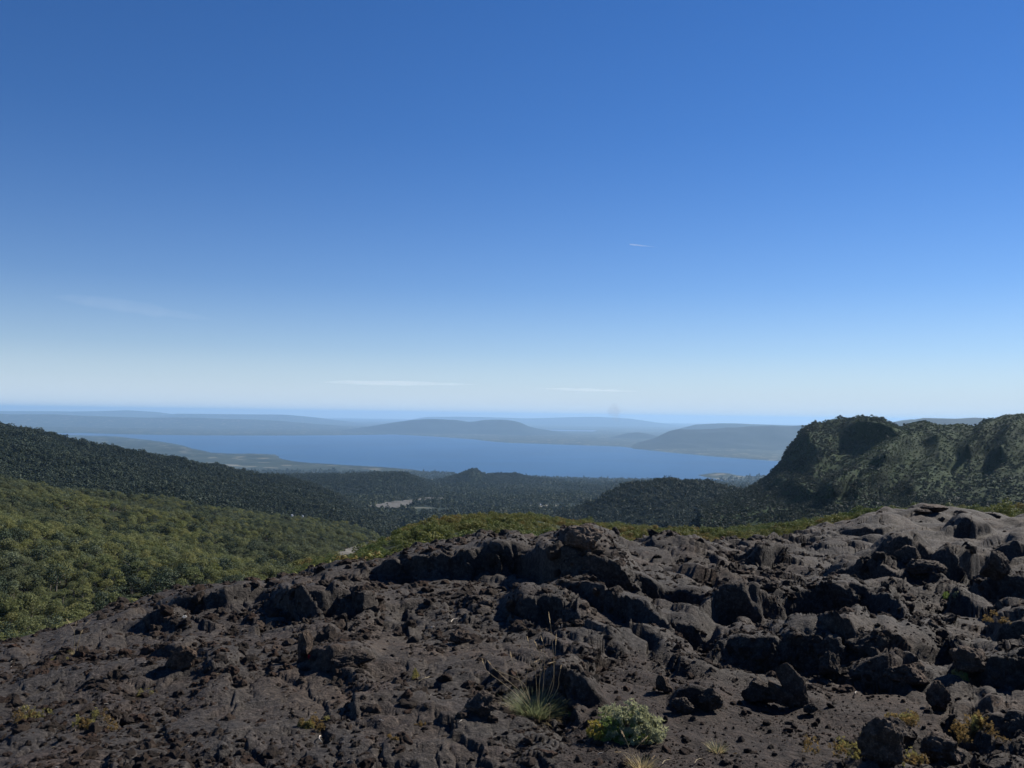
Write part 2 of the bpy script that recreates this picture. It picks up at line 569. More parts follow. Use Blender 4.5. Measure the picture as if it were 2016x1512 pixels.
# low hills along the horizon
hill('hill', [(-300, 806, 72000), (-60, 806, 72000), (60, 807.5, 72000), (140, 808, 72000), (200, 806.8, 72000), (250, 805.8, 72000), (310, 810, 72000), (380, 820, 72000), (440, 829, 72000)], 9000, 9000, -805, M['far_land'], 8, 16, [(5000, 40, False)])
hill('hill', [(270, 828, 64000), (310, 817, 64000), (350, 812.5, 64000), (420, 813.5, 64000), (500, 814, 64000), (560, 814.5, 64000), (620, 820, 64000), (720, 835, 64000)], 8000, 8000, -805, M['far_land'], 8, 16, [(4000, 30, False)])
hill('hill', [(-400, 812, 45000), (0, 813, 45000), (120, 815, 45000), (240, 820, 45000), (420, 822.5, 45000), (560, 828, 45000), (740, 845, 45000)], 6000, 6000, -805, M['far_land'], 6, 24, [(3000, 35, False), (1100, 14, False)])
hill('hill', [(770, 832, 82000), (840, 820, 82000), (900, 819, 82000), (960, 820.5, 82000), (1030, 822.5, 82000), (1100, 820.5, 82000), (1180, 818.5, 82000), (1240, 822, 82000), (1340, 839, 82000)], 8000, 8000, -805, FARH, 8, 16, [(5000, 40, False)])
# the table hill across the lake
hill('hill', [(640, 850, 38000), (690, 845, 38000), (740, 838, 38000), (773, 831, 38000), (806, 825.5, 38000), (860, 824, 38000), (900, 826, 38000), (922, 828.5, 38000), (940, 827, 38000), (955, 824.5, 38000), (987, 824.5, 38000), (1010, 827, 38000), (1024, 830, 38000), (1041, 839, 38000), (1062, 845, 38000), (1130, 855, 38000)], 3400, 4000, -806, FARH, 4, 30, [(1500, 28, False), (600, 12, False), (240, 6, False)])
# the long blue hills on the right shore
hill('hill', [(1310, 858, 37000), (1340, 842, 37000), (1370, 833.5, 37000), (1416, 831.5, 37000), (1460, 831.5, 37000), (1510, 834, 37000), (1570, 836, 37000), (1640, 840, 37000)], 4000, 4000, -805, FARH, 4, 24, [(1500, 20, False)])
hill('hill', [(1175, 866, 32000), (1200, 861, 32000), (1215, 857, 32000), (1235, 852, 32000), (1255, 850, 32000), (1275, 853, 32000), (1300, 859, 32000), (1325, 866, 32000)], 1500, 1500, -806, FARH, 3, 20, [(500, 10, False)])
hill('hill', [(1225, 880, 24500), (1262, 872, 24500), (1284, 866, 24500), (1298, 859, 24500), (1318, 850, 24500), (1338, 845, 24500), (1380, 843.5, 24500), (1422, 842, 24500), (1500, 839, 24500), (1560, 836.5, 24500), (1600, 833.5, 24500), (1660, 829, 24500), (1740, 826, 24500), (1850, 824, 24500), (2100, 822, 24500)], 3200, 4500, -808, FARH, 4, 36, [(1400, 34, True), (500, 12, False), (200, 5, False)], mid=(0.55, 0.30))
hill('hill', [(1690, 838, 15000), (1750, 826.5, 15000), (1785, 823.5, 15000), (1818, 818, 15000), (1845, 818.5, 15000), (1880, 818.5, 15000), (1918, 815.5, 15000), (1945, 817.5, 15000), (1967, 820.5, 15000), (2040, 822, 15000), (2300, 815, 15000)], 3000, 4000, -800, FARH, 4, 30, [(900, 16, False)])

# low hills of the middle distance
MID = {}
MID['cone'] = hill('hill', [(835, 957, 6000), (860, 946, 6000), (888, 937, 6000), (910, 929, 6000), (928, 921.5, 6000), (936, 921.5, 6000), (955, 933, 6000), (975, 939, 6000), (1000, 948, 6000), (1030, 957, 6000)], 650, 800, -525, M['hill'], 3, 30, [(300, 9, False), (90, 3, False)], veg=9)
MID['table'] = hill('hill', [(940, 950, 6400), (958, 936, 6400), (975, 933, 6400), (1000, 932.2, 6400), (1020, 932.5, 6400), (1027, 936.5, 6400), (1045, 941, 6400), (1075, 947, 6400), (1110, 956, 6400)], 700, 900, -525, M['hill'], 3, 30, [(300, 6, False)], veg=9)
MID['shoulder'] = hill('hill', [(520, 952, 4400), (600, 945, 4400), (680, 943, 4400), (740, 940, 4400), (780, 938, 4400), (806, 941, 4400), (824, 955, 4300), (838, 975, 4200), (852, 992, 4100)], 1100, 1500, -425, M['hill'], 4, 40, [(400, 14, True), (120, 4, False)], veg=10)
MID['knoll'] = hill('hill', [(1060, 1034, 1900), (1112, 1012, 1950), (1150, 1000, 2000), (1174, 990, 2000), (1200, 972, 2050), (1223, 958, 2100), (1250, 950, 2100), (1273, 946, 2100), (1310, 943.5, 2100), (1347, 948.5, 2100), (1385, 947, 2100), (1422, 956, 2100), (1459, 966, 2100), (1500, 985, 2100), (1600, 1000, 2100)], 1150, 700, -330, M['hill'], 4, 70, [(260, 8, False), (70, 3, False)], mid=(0.55, 0.42), veg=4)
# the dark forested hill on the left
dark_crest = [(-500, 800, 1900), (-200, 815, 1900), (0, 839, 2000), (69, 852, 2050), (139, 872, 2100), (243, 885, 2200), (347, 899, 2300), (434, 916, 2400), (503, 935, 2500), (573, 944, 2600), (620, 956, 2600), (680, 984, 2500), (730, 1008, 2350), (770, 1026, 2250), (850, 1060, 2150)]
DARK = sheet('hill', -500, 850, 4, [
    ('row', [(-500, 935, 800), (0, 985, 900), (200, 1010, 1000), (400, 1035, 1150), (570, 1050, 1300), (700, 1068, 1450), (850, 1095, 1600)]),
    ('row', [(-500, 890, 1200), (0, 930, 1300), (200, 962, 1400), (400, 990, 1550), (570, 1008, 1700), (640, 1020, 1750), (700, 1034, 1800), (770, 1050, 1850), (850, 1080, 1850)]),
    ('row', [(p, r + 9, Y) for p, r, Y in dark_crest]),
    ('row', [(p, r + 40, Y + 900) for p, r, Y in dark_crest]),
    ('row', [(p, r + 110, Y + 1600) for p, r, Y in dark_crest])], 90, M['hill'], [(420, 15, True), (160, 5, False), (50, 2, False)])

# the steep green ridge on the right
ridge_crest = [(1380, 992, 1650), (1416, 980, 1650), (1467, 966, 1650), (1511, 941, 1650), (1537, 913, 1650), (1546, 891, 1650), (1566, 867, 1650), (1576, 847, 1650), (1600, 834, 1650), (1624, 832, 1650),
               (1654, 823, 1650), (1693, 818, 1640), (1723, 821.5, 1640), (1743, 828, 1640), (1773, 841, 1620), (1788, 833, 1600), (1818, 826, 1580), (1848, 834, 1570), (1892, 836, 1550),
               (1916, 836.5, 1530), (1937, 828, 1500), (1967, 820, 1480), (2016, 815, 1450), (2200, 800, 1400), (2700, 780, 1350)]


def spur(pts, width, push, lift=0.0):
    """a rib down the ridge face: pts are (px, row) in the photo; the face comes forward and up beneath it"""
    def fn(P, PX):
        px, row = pix(P)
        d = np.full(px.shape, 1e9)
        for (x0, y0), (x1, y1) in zip(pts[:-1], pts[1:]):
            dx, dy = x1 - x0, y1 - y0
            s = np.clip(((px - x0) * dx + (row - y0) * dy) / (dx * dx + dy * dy), 0, 1)
            d = np.minimum(d, np.hypot(px - x0 - s * dx, row - y0 - s * dy))
        k = (np.exp(-np.abs(d / width) ** 1.5) * sstep(0, 26, row - np.interp(px, [q[0] for q in ridge_crest], [q[1] for q in ridge_crest])))[..., None]
        c = P / np.linalg.norm(P, axis=-1, keepdims=True)
        P = P - c * k * push * 1.9
        P[..., 2] += k[..., 0] * lift
        return P
    return fn


RIDGE = sheet('ridge', 1380, 2700, 2.5, [
    ('row', [(1380, 1075, 700), (1500, 1075, 650), (1600, 1065, 600), (1800, 1040, 620), (1900, 1040, 650), (2016, 1040, 650), (2300, 1040, 650), (2700, 1040, 650)]),
    ('row', [(1380, 1024, 1100), (1500, 1008, 1080), (1600, 1000, 1050), (1800, 985, 1020), (2016, 990, 1000), (2300, 980, 1000), (2700, 980, 1000)]),
    ('row', [(1380, 1000, 1450), (1467, 980, 1400), (1540, 950, 1370), (1650, 925, 1330), (1750, 922, 1300), (1900, 925, 1230), (2016, 915, 1200), (2300, 900, 1180), (2700, 890, 1150)]),
    ('row', [(1380, 996, 1560), (1467, 972, 1560), (1511, 950, 1560), (1546, 905, 1555), (1600, 862, 1540), (1693, 850, 1530), (1773, 862, 1500), (1850, 858, 1450), (1916, 862, 1420), (2016, 845, 1350), (2300, 835, 1310), (2700, 815, 1260)]),
    ('row', [(p, r + 2, Y) for p, r, Y in ridge_crest]),
    ('row', [(p, r + 20, Y + 260) for p, r, Y in ridge_crest]),
    ('row', [(p, r + 130, Y + 800) for p, r, Y in ridge_crest])], 170, M['ridge'],
    [(230, 2, False), (95, 3.5, True), (40, 2.2, False), (14, 0.8, False)], 0.7,
    bumps=[spur([(1700, 828), (1745, 850), (1775, 872), (1760, 890), (1720, 915), (1672, 948), (1640, 975)], 26, 120, 8),
           spur([(1585, 850), (1600, 885), (1618, 905), (1600, 935)], 24, 75, 6),
           spur([(1520, 945), (1560, 950), (1590, 975)], 16, 50, 4),
           spur([(1745, 905), (1735, 930), (1700, 965), (1690, 990)], 20, 80, 6),
           spur([(1818, 832), (1850, 870), (1850, 910), (1800, 960)], 30, 45, 4),
           spur([(1940, 832), (1930, 860), (1905, 885)], 16, 60, 5),
           spur([(2000, 825), (1985, 860), (1970, 890)], 18, 60, 5)])

# the near wooded slope on the left
SLOPE = sheet('hillside', -600, 800, 5, [
    ('row', [(-600, 1520, 95), (0, 1450, 110), (200, 1400, 120), (400, 1330, 140), (600, 1250, 200), (700, 1190, 260), (800, 1160, 320)]),
    ('row', [(-600, 1330, 150), (0, 1300, 185), (200, 1230, 215), (400, 1180, 250), (600, 1140, 340), (700, 1120, 420), (800, 1120, 480)]),
    ('row', [(-600, 1070, 260), (0, 1090, 320), (200, 1090, 370), (400, 1085, 430), (600, 1085, 540), (700, 1090, 620), (800, 1100, 660)]),
    ('row', [(-600, 930, 460), (0, 975, 480), (200, 1005, 560), (400, 1030, 640), (520, 1045, 720), (600, 1052, 780), (700, 1060, 860), (760, 1085, 860), (800, 1100, 860)]),
    ('row', [(-600, 892, 560), (0, 950, 590), (100, 961, 640), (200, 978, 700), (300, 993, 760), (400, 1008, 830), (500, 1017, 900), (560, 1022, 950), (600, 1025, 980), (660, 1028, 1020), (700, 1034, 1040), (740, 1046, 1040), (770, 1085, 1000), (800, 1110, 960)]),
    ('row', [(-600, 960, 760), (0, 1010, 780), (200, 1040, 900), (400, 1060, 1050), (600, 1075, 1200), (700, 1085, 1250), (800, 1120, 1200)])],
    120, M['floor'], [(120, 6, False), (45, 2.5, False), (15, 0.6, False)])

# scrub-covered shelf behind the lava
SHELF = sheet('hillside', 560, 2500, 5, [
    ('row', [(560, 1300, 30), (700, 1240, 32), (1000, 1160, 34), (1300, 1150, 38), (1600, 1120, 50), (1800, 1060, 60), (2016, 1060, 60), (2500, 1060, 60)]),
    ('row', [(560, 1210, 80), (700, 1145, 90), (760, 1110, 100), (900, 1075, 110), (1000, 1065, 115), (1150, 1072, 120), (1300, 1085, 120), (1450, 1085, 125), (1560, 1070, 125), (1700, 1040, 130), (1900, 1035, 130), (2500, 1035, 130)]),
    ('row', [(560, 1150, 180), (640, 1112, 185), (700, 1094, 190), (760, 1062, 195), (800, 1050, 200), (870, 1034, 210), (950, 1026, 220), (990, 1024, 225), (1060, 1026, 235), (1110, 1040, 240), (1180, 1050, 250), (1260, 1058, 260), (1330, 1062, 260), (1420, 1062, 260), (1500, 1056, 260), (1600, 1045, 260), (1750, 1025, 260), (2500, 1025, 260)]),
    ('row', [(560, 1140, 300), (700, 1100, 300), (800, 1085, 300), (900, 1055, 320), (1000, 1042, 340), (1110, 1046, 360), (1180, 1050, 400), (1260, 1057, 430), (1330, 1058, 450), (1420, 1056, 470), (1500, 1050, 490), (1600, 1040, 500), (1750, 1020, 500), (2500, 1015, 500)]),
    ('row', [(560, 1130, 520), (700, 1095, 520), (800, 1090, 500), (900, 1080, 520), (1000, 1075, 560), (1110, 1064, 640), (1260, 1060, 800), (1420, 1052, 900), (1500, 1046, 900), (1600, 1036, 900), (1750, 1022, 900), (2500, 1015, 900)])],
    110, M['floor'], [(60, 2.0, False), (25, 1.0, False)])

# bare lava-sand beds in the valley
def bed(px_row, Y, mat=None):
    """an ash bed lying on the land: outline in the photo at depth Y(px)"""
    V = [tuple(wpos(px, r, Y)) for px, r in px_row]
    return V

def overlay(name, P, poly, lift, mat):
    """a bed of bare ash lying on a land sheet inside the traced outline"""
    px, row = pix(P)
    ins = signed(px, row + 2.5 * noise(P[..., 0] / 25, P[..., 1] / 60, None, 4), poly) < 0
    R, K = px.shape
    i = np.arange(R * K).reshape(R, K)
    q = ins[:-1, :-1] & ins[1:, 1:] & ins[1:, :-1] & ins[:-1, 1:]
    Fq = np.stack([i[:-1, :-1], i[:-1, 1:], i[1:, 1:], i[1:, :-1]], -1)[q]
    if len(Fq) == 0: return
    u, inv = np.unique(Fq, return_inverse=True)
    V = P.reshape(-1, 3)[u].copy(); V[:, 2] += lift
    o = obj(name, mesh_np(name, V, inv.reshape(-1, 4)), mat)
    tag(o, None, None, None, 'structure')


ASH1 = [(716, 1000), (745, 993), (790, 987), (830, 982), (850, 981), (872, 981), (880, 984), (840, 989), (815, 994), (800, 1000), (775, 1004), (740, 1003)]
ASH1B = [(824, 958), (832, 958), (842, 982), (832, 984)]
ASH2 = [(640, 1108), (660, 1092), (690, 1080), (735, 1066), (772, 1060), (780, 1066), (740, 1080), (715, 1092), (700, 1104), (680, 1112)]
overlay('ground', PLAIN, ASH1, 5.0, M['ash'])
FIELD = [(838, 946.5), (850, 943.5), (866, 943), (874, 945), (872, 949), (852, 949.5)]
overlay('ground', PLAIN, FIELD, 3.0, M['field'])
overlay('ground', SLOPE, ASH2, 1.2, M['ash'])

# ------------------------------------------------------------------ the lava field we stand on
SKY = [(-900, 1560, 4.1), (-500, 1470, 4.6), (-250, 1390, 5.3), (-60, 1312, 6.2), (0, 1296, 6.5), (55, 1290, 6.7), (82, 1273, 7.0), (119, 1248, 7.3), (154, 1240, 7.5), (211, 1223, 7.9), (260, 1202, 8.2), (300, 1192, 8.5),
       (325, 1178, 8.7), (365, 1166, 8.9), (422, 1161, 9.1), (471, 1153, 9.3), (500, 1151, 9.4), (549, 1143, 9.7), (592, 1131, 10.1), (616, 1132, 10.2), (637, 1118, 10.5), (671, 1106, 11), (702, 1106, 11.2), (720, 1110, 11.3), (760, 1109, 11.6),
       (793, 1098, 12.0), (836, 1081, 12.6), (897, 1063, 13.2), (928, 1060, 13.4), (974, 1054, 13.8), (1019, 1053, 13.8), (1090, 1052, 13.4), (1112, 1046, 13.2), (1119, 1042, 13.1), (1159, 1040, 13.1), (1179, 1047, 13.3),
       (1211, 1054, 13.8), (1238, 1061, 14.2), (1273, 1066, 14.4), (1310, 1060, 14.5), (1355, 1059, 14.8), (1380, 1066, 15), (1397, 1075, 15.2), (1422, 1082, 15.5), (1471, 1081, 16.2), (1486, 1069, 16.8), (1499, 1066, 17.2),
       (1565, 1065, 19), (1600, 1042, 21), (1669, 1029, 23), (1699, 1011, 24.5), (1743, 999, 26), (1803, 996, 27), (1862, 998, 27), (1892, 1010, 26.5), (1916, 1024, 25.5), (1937, 1022, 25.5), (2016, 1013, 28), (2300, 1005, 29), (2900, 1000, 30)]

# ledges: rows where a dark face starts and where it tops out, and how far the rock behind it runs back (m)
LEDGES = [
    # nearest first
    ([(1940, 1440), (2016, 1446), (2120, 1450)], [(1925, 1396), (1960, 1398), (2016, 1408), (2120, 1415)], 0.9),
    ([(1078, 1388), (1130, 1394), (1165, 1398), (1195, 1394)], [(1078, 1370), (1101, 1330), (1147, 1350), (1175, 1372), (1200, 1390)], 0.9),
    ([(1330, 1392), (1400, 1404), (1425, 1396)], [(1325, 1362), (1370, 1352), (1430, 1378)], 0.5),
    ([(1690, 1352), (1760, 1352), (1840, 1346), (1900, 1340)], [(1690, 1336), (1760, 1322), (1840, 1320), (1900, 1326)], 0.6),
    ([(1860, 1340), (1930, 1360), (2016, 1370), (2150, 1380)], [(1870, 1318), (1930, 1300), (2016, 1290), (2150, 1285)], 1.2),
    ([(1405, 1322), (1500, 1328), (1576, 1334), (1650, 1320)], [(1405, 1290), (1412, 1266), (1458, 1258), (1500, 1258), (1545, 1262), (1599, 1252), (1625, 1262), (1650, 1290)], 1.3),
    ([(1600, 1318), (1653, 1325), (1729, 1340), (1790, 1322), (1851, 1305), (1890, 1300)], [(1600, 1262), (1625, 1232), (1671, 1222), (1720, 1246), (1766, 1240), (1806, 1253), (1851, 1276), (1890, 1292)], 1.5),
    ([(585, 1318), (640, 1322), (700, 1310), (740, 1300)], [(585, 1312), (628, 1294), (698, 1280), (740, 1290)], 0.8),
    ([(300, 1292), (350, 1296), (385, 1282)], [(300, 1282), (330, 1270), (385, 1270)], 0.5),
    ([(370, 1345), (420, 1340), (470, 1310)], [(370, 1335), (410, 1308), (470, 1298)], 0.6),
    ([(995, 1228), (1040, 1238), (1090, 1234), (1150, 1246), (1210, 1276)], [(995, 1205), (1030, 1182), (1076, 1180), (1110, 1192), (1150, 1222), (1210, 1262)], 1.2),
    ([(1960, 1290), (2016, 1300), (2120, 1300)], [(1955, 1250), (1985, 1234), (2016, 1226), (2120, 1220)], 1.2),
    ([(285, 1240), (320, 1236), (356, 1218)], [(285, 1226), (310, 1204), (356, 1202)], 0.6),
    ([(515, 1204), (570, 1224), (630, 1228), (668, 1206)], [(515, 1190), (560, 1170), (600, 1166), (668, 1172)], 1.2),
    ([(655, 1222), (714, 1224), (760, 1214), (815, 1202), (850, 1196)], [(655, 1192), (689, 1170), (720, 1172), (760, 1186), (820, 1182), (850, 1186)], 1.0),
    ([(1100, 1200), (1180, 1225), (1260, 1240), (1340, 1262), (1400, 1275)], [(1100, 1140), (1150, 1150), (1183, 1172), (1244, 1200), (1300, 1210), (1367, 1214), (1400, 1240)], 1.4),
    ([(1380, 1240), (1480, 1246), (1560, 1236), (1622, 1228), (1700, 1222), (1800, 1250)], [(1380, 1188), (1420, 1166), (1480, 1160), (1560, 1168), (1620, 1160), (1671, 1163), (1744, 1187), (1800, 1236)], 1.8),
    ([(1015, 1135), (1060, 1160), (1110, 1178), (1180, 1186), (1260, 1196), (1330, 1205), (1400, 1215)], [(1015, 1098), (1060, 1086), (1110, 1088), (1160, 1100), (1200, 1122), (1260, 1138), (1330, 1160), (1400, 1170)], 2.2),
    ([(722, 1142), (775, 1150), (851, 1150), (928, 1144), (1019, 1140), (1060, 1130)], [(722, 1122), (775, 1108), (805, 1101), (882, 1095), (940, 1094), (960, 1078), (1035, 1074), (1060, 1082)], 3.0),
    ([(330, 1206), (400, 1202), (470, 1194), (520, 1186)], [(330, 1190), (360, 1170), (422, 1168), (470, 1160), (520, 1168)], 1.0),
    ([(1640, 1152), (1714, 1150), (1806, 1152), (1860, 1158)], [(1625, 1126), (1680, 1112), (1714, 1109), (1760, 1122), (1821, 1138), (1860, 1146)], 1.8),
    ([(1848, 1160), (1900, 1158), (1968, 1130)], [(1848, 1100), (1867, 1089), (1943, 1092), (1968, 1112)], 2.6),
    ([(1930, 1200), (2016, 1210), (2120, 1200)], [(1910, 1178), (1960, 1146), (2016, 1150), (2120, 1150)], 2.0),
    ([(1468, 1122), (1500, 1128), (1530, 1118)], [(1468, 1096), (1490, 1078), (1518, 1077), (1530, 1090)], 1.6),
    ([(1735, 1106), (1790, 1110), (1835, 1106)], [(1735, 1082), (1760, 1068), (1800, 1066), (1835, 1082)], 3.0),
    ([(1880, 1104), (1958, 1108), (2050, 1108)], [(1875, 1092), (1943, 1076), (2050, 1074)], 4.0),
    ([(1105, 1092), (1130, 1096), (1170, 1092), (1190, 1082)], [(1105, 1066), (1117, 1042), (1155, 1038), (1190, 1056)], 1.3),
    ([(1655, 1056), (1710, 1060), (1760, 1048)], [(1655, 1046), (1700, 1036), (1760, 1038)], 4.0),
    ([(1860, 1062), (1900, 1064), (1945, 1060)], [(1860, 1044), (1900, 1022), (1945, 1040)], 4.0),
]
GRAVEL = [(1110, 1440), (1190, 1300), (1260, 1290), (1400, 1335), (1560, 1375), (1700, 1360), (1860, 1365), (1850, 1440), (1680, 1480), (1700, 1560), (1080, 1560)]


def build_lava():
    pxs = np.concatenate([np.arange(-900, -260, 12.0), np.arange(-260, -60, 3.0), np.arange(-60, 2076, 1.5), np.arange(2076, 2280, 3.0), np.arange(2280, 2900, 12.0)])
    nc = len(pxs)
    Ysky = np.interp(pxs, [p[0] for p in SKY], [p[2] for p in SKY])
    Rsky = np.interp(pxs, [p[0] for p in SKY], [p[1] for p in SKY])
    Zfine = wpos(pxs, Rsky, Ysky)[:, 2]
    wide = np.exp(-0.5 * ((pxs[:, None] - pxs[None, :]) / 55) ** 2)
    wide /= wide.sum(1, keepdims=True)
    Zsky = wide @ Zfine                                   # the floor follows the broad shape only
    Ysky = wide @ Ysky
    Zrim = Zfine - Zsky                                   # the rim's own bumps stay at the rim
    Mm = 1700
    Yf = np.geomspace(0.7, 60, Mm)
    YY = np.broadcast_to(Yf, (nc, Mm))
    # floor: level where we stand, through the skyline, then falling away
    z4 = wpos(pxs, np.full(nc, 1512.0), np.full(nc, 4.1))[:, 2]
    t = np.clip((YY - 4.1) / (Ysky[:, None] - 4.1 + 1e-6), None, 1)
    Z = np.where(YY < 4.1, -1.62 + (z4[:, None] + 1.62) * (YY - 0.7) / 3.4, z4[:, None] + (Zsky[:, None] - z4[:, None]) * t)
    dz = YY - Ysky[:, None]
    Z = np.where(dz > 0, Zsky[:, None] - 0.16 * dz - 0.30 * np.maximum(dz - 0.8, 0) ** 1.15, Z)
    Z = np.maximum(Z, -20)
    Z = Z + Zrim[:, None] * np.exp(-(dz / (0.055 * Ysky[:, None])) ** 2)
    # slow swells
    X = (pxs[:, None] - CX) / F * YY
    fade = sstep(0, 1.2, np.abs(dz))
    Z = Z + 0.05 * fade * noise(X / 1.3, YY / 1.3, None, 21) + 0.02 * noise(X / 0.4, YY / 0.4, None, 22)
    ROW0 = rowof(pxs[:, None], Z, YY)
    for k, (bp, cp, L) in enumerate(LEDGES):
        a = max(bp[0][0], cp[0][0]) - 18; bb = min(bp[-1][0], cp[-1][0]) + 18
        sel = np.where((pxs > a) & (pxs < bb))[0]
        if len(sel) == 0: continue
        px = pxs[sel]
        base = np.interp(px, [p[0] for p in bp], [p[1] for p in bp]) + 2.0 * noise(px / 30, px * 0 + k, None, 31)
        crest = np.interp(px, [p[0] for p in cp], [p[1] for p in cp]) + 2.5 * noise(px / 28, px * 0 + k, None, 33)
        base = base - 0.10 * (base - crest)
        win = sstep(a, a + 30, px) * (1 - sstep(bb - 30, bb, px))
        hit = (ROW0[sel] <= base[:, None]) & (YY[sel] > 2.0)
        j = np.argmax(hit, 1)
        Yb = gsm(Yf[j], 9, 0)
        xb = (px - CX) / F * Yb
        Yb = Yb * (1 + 0.014 * noise(xb * 1.7, Yb * 0.4 + k, None, 45))
        Zc = wpos(px, crest, Yb)[:, 2]
        jb = np.clip(np.searchsorted(Yf, Yb * 1.01), 0, Mm - 1)
        h = gsm(np.clip(Zc - Z[sel, jb], 0, None) * win, 4, 0)
        wf = (0.30 * h + 0.03)[:, None]
        s = YY[sel] - Yb[:, None]
        wob = 0.015 * noise(X[sel] / 0.25, Z[sel] / 0.25 + YY[sel] / 0.4, None, 41 + k)
        Lk = np.maximum(0.25, np.minimum(L * (1 + 0.35 * noise(px / 40, px * 0, None, 43 + k)), np.where(Ysky[sel] - Yb > 0.5, Ysky[sel] - Yb, L)))[:, None]
        front = sstep(0, 1, (s + wob) / wf)
        back = 1 - sstep(0, 1, (s - wf - 0.12 * Lk) / (0.88 * Lk))
        Z[sel] = Z[sel] + h[:, None] * front * np.clip(back, 0, 1) ** 0.8
    # resample each column by its length as seen, so faces and crests are finely meshed
    R = rowof(pxs[:, None] + 0 * YY, Z, YY)
    vis = (np.abs(np.diff(R, axis=1)) + np.diff(np.log(YY), axis=1) * 110) * np.clip(YY[:, 1:] / 7, 1, 3)
    cum = np.concatenate([np.zeros((nc, 1)), np.cumsum(vis, 1)], 1)
    cum = cum / cum[:, -1:]
    cum = 0.15 * cum + 0.85 * gsm(cum, 40, 0)
    N = 1500
    q = np.linspace(0, 1, N)
    Yn = np.empty((nc, N)); Zn = np.empty((nc, N))
    for c in range(nc):
        Yn[c] = np.interp(q, cum[c], Yf)
        Zn[c] = np.interp(Yn[c], Yf, Z[c])
    P = zpos(pxs[:, None] + 0 * Yn, Zn, Yn).transpose(1, 0, 2)       # rows near->far, columns left->right
    PX = np.broadcast_to(pxs, P.shape[:2])
    _, ROW = pix(P)
    gsd = signed(PX.copy(), ROW, GRAVEL)
    grav = 1 - sstep(-25, 15, gsd + 14 * noise(P[..., 0] * 3, P[..., 1] * 3, None, 51))
    smooth_far = sstep(1540, 1700, PX) * sstep(9, 14, P[..., 1])
    left_low = sstep(1240, 1380, ROW) * (1 - sstep(980, 1120, PX))
    amp = (1 - 0.88 * grav) * (1 - 0.72 * smooth_far) * (1 - 0.45 * left_low)
    x, y, z = P[..., 0], P[..., 1], P[..., 2]
    du = np.gradient(P, axis=1); dv = np.gradient(P, axis=0)
    Nn = np.cross(du, dv); Nn /= np.linalg.norm(Nn, axis=-1, keepdims=True) + 1e-12
    for _ in range(2):
        Nn = gsm(gsm(Nn, 3, 0), 3, 1)
    Nn /= np.linalg.norm(Nn, axis=-1, keepdims=True) + 1e-12
    # warp for irregular shapes
    wx = x + 0.12 * noise(x * 2.3, y * 2.3, z * 2.3, 61)
    wy = y + 0.12 * noise(x * 2.3, y * 2.3, z * 2.3, 62)
    wz = z + 0.10 * noise(x * 2.3, y * 2.3, z * 2.3, 63)
    al, ac = wx * 0.38 - wy * 0.92, wx * 0.92 + wy * 0.38
    strat = sstep(1040, 1180, PX) * (1 - 0.6 * smooth_far)
    ds = np.linalg.norm(dv, axis=-1)
    dm = ds.copy()
    for q in (1, 2, 3):
        dm[q:] = np.maximum(dm[q:], ds[:-q]); dm[:-q] = np.maximum(dm[:-q], ds[q:])
    ds = np.maximum(gsm(gsm(dm, 1.5, 0), 2, 1), 1.3 * np.gradient(pxs)[None, :] * y / F)
    fit = lambda f: np.clip(1.6 - 3.2 * f * ds, 0, 1)          # a bump needs a few mesh rows to stand on
    far = np.clip(y / 9.0, 0.7, 1.6)
    # length along the surface, so that relief does not smear where the rock drops away
    vv = np.concatenate([np.zeros((1, nc)), np.cumsum(np.hypot(np.diff(y, axis=0), 2.0 * np.diff(z, axis=0)), 0)], 0)
    vv = gsm(vv, 4, 1)
    v2 = vv
    jx = x + 0.10 * noise(x * 3, vv * 3, None, 64) + 0.03 * noise(x * 11, vv * 11, None, 66)
    jv = vv + 0.10 * noise(x * 3, vv * 3, None, 65) + 0.03 * noise(x * 11, vv * 11, None, 67)
    c1, s1 = 0.92, 0.38
    ja, jc = (jx * s1 - jv * c1), (jx * c1 + jv * s1)          # along and across the grain of the flow
    A, Ae = facets(jc * 2.2, ja * 0.70, 201)
    B, Be = facets(jc * 5.0 + 7.7, ja * 1.7, 202, 32.0)
    j2 = v2 + 0.04 * noise(x * 7, v2 * 7, None, 68)
    Cc, Ce = facets(jx * 10.0, j2 * 8.0, 203, 45.0)
    D, De = facets(jx * 23.0, j2 * 19.0, 204, 40.0)
    d = 0.040 * (1 - 2 * np.abs(noise(wx * 1.5, wy * 1.5, wz * 1.7, 71))) * fit(1.5)
    d += (0.170 * A - 0.05 * np.exp(-Ae * 14)) * (0.45 + 0.55 * strat) * fit(2.0)
    d += (0.088 * B - 0.035 * np.exp(-Be * 12)) * fit(4.0)
    d += 0.030 * (2 * np.abs(noise(wx * 4.4, wy * 4.4, wz * 5, 73)) - 0.45) * fit(4.4)
    d = d * far
    d += (0.034 * Cc - 0.014 * np.exp(-Ce * 10)) * fit(10)
    d += 0.021 * (1 - 2.2 * np.abs(noise(wx * 15, wy * 15, wz * 18, 75))) * fit(15)
    d += (0.015 * D - 0.005 * np.exp(-De * 10)) * fit(26)
    d += 0.011 * noise(x * 37, y * 37, z * 37, 76) * fit(40)
    d = d * amp
    d += 0.0045 * noise(x * 75, y * 75, z * 75, 77) * (0.5 + 0.5 * amp) * fit(70)
    d += grav * (0.010 * noise(x * 7, y * 7, None, 78) + 0.005 * noise(x * 45, y * 45, None, 79) * fit(45))
    # rounded lobes of smooth lava on the far right
    d += smooth_far * (0.16 * (np.abs(noise(wx * 0.55, wy * 0.42, None, 80)) * 2 - 0.5) + 0.05 * (np.abs(noise(wx * 1.7, wy * 1.4, None, 81)) * 2 - .5) - 0.05 * (np.abs(noise(wx * 0.9, wy * 0.7, None, 83)) < 0.02))
    P = P + Nn * d[..., None]
    me = grid_mesh('lava_ground', P)
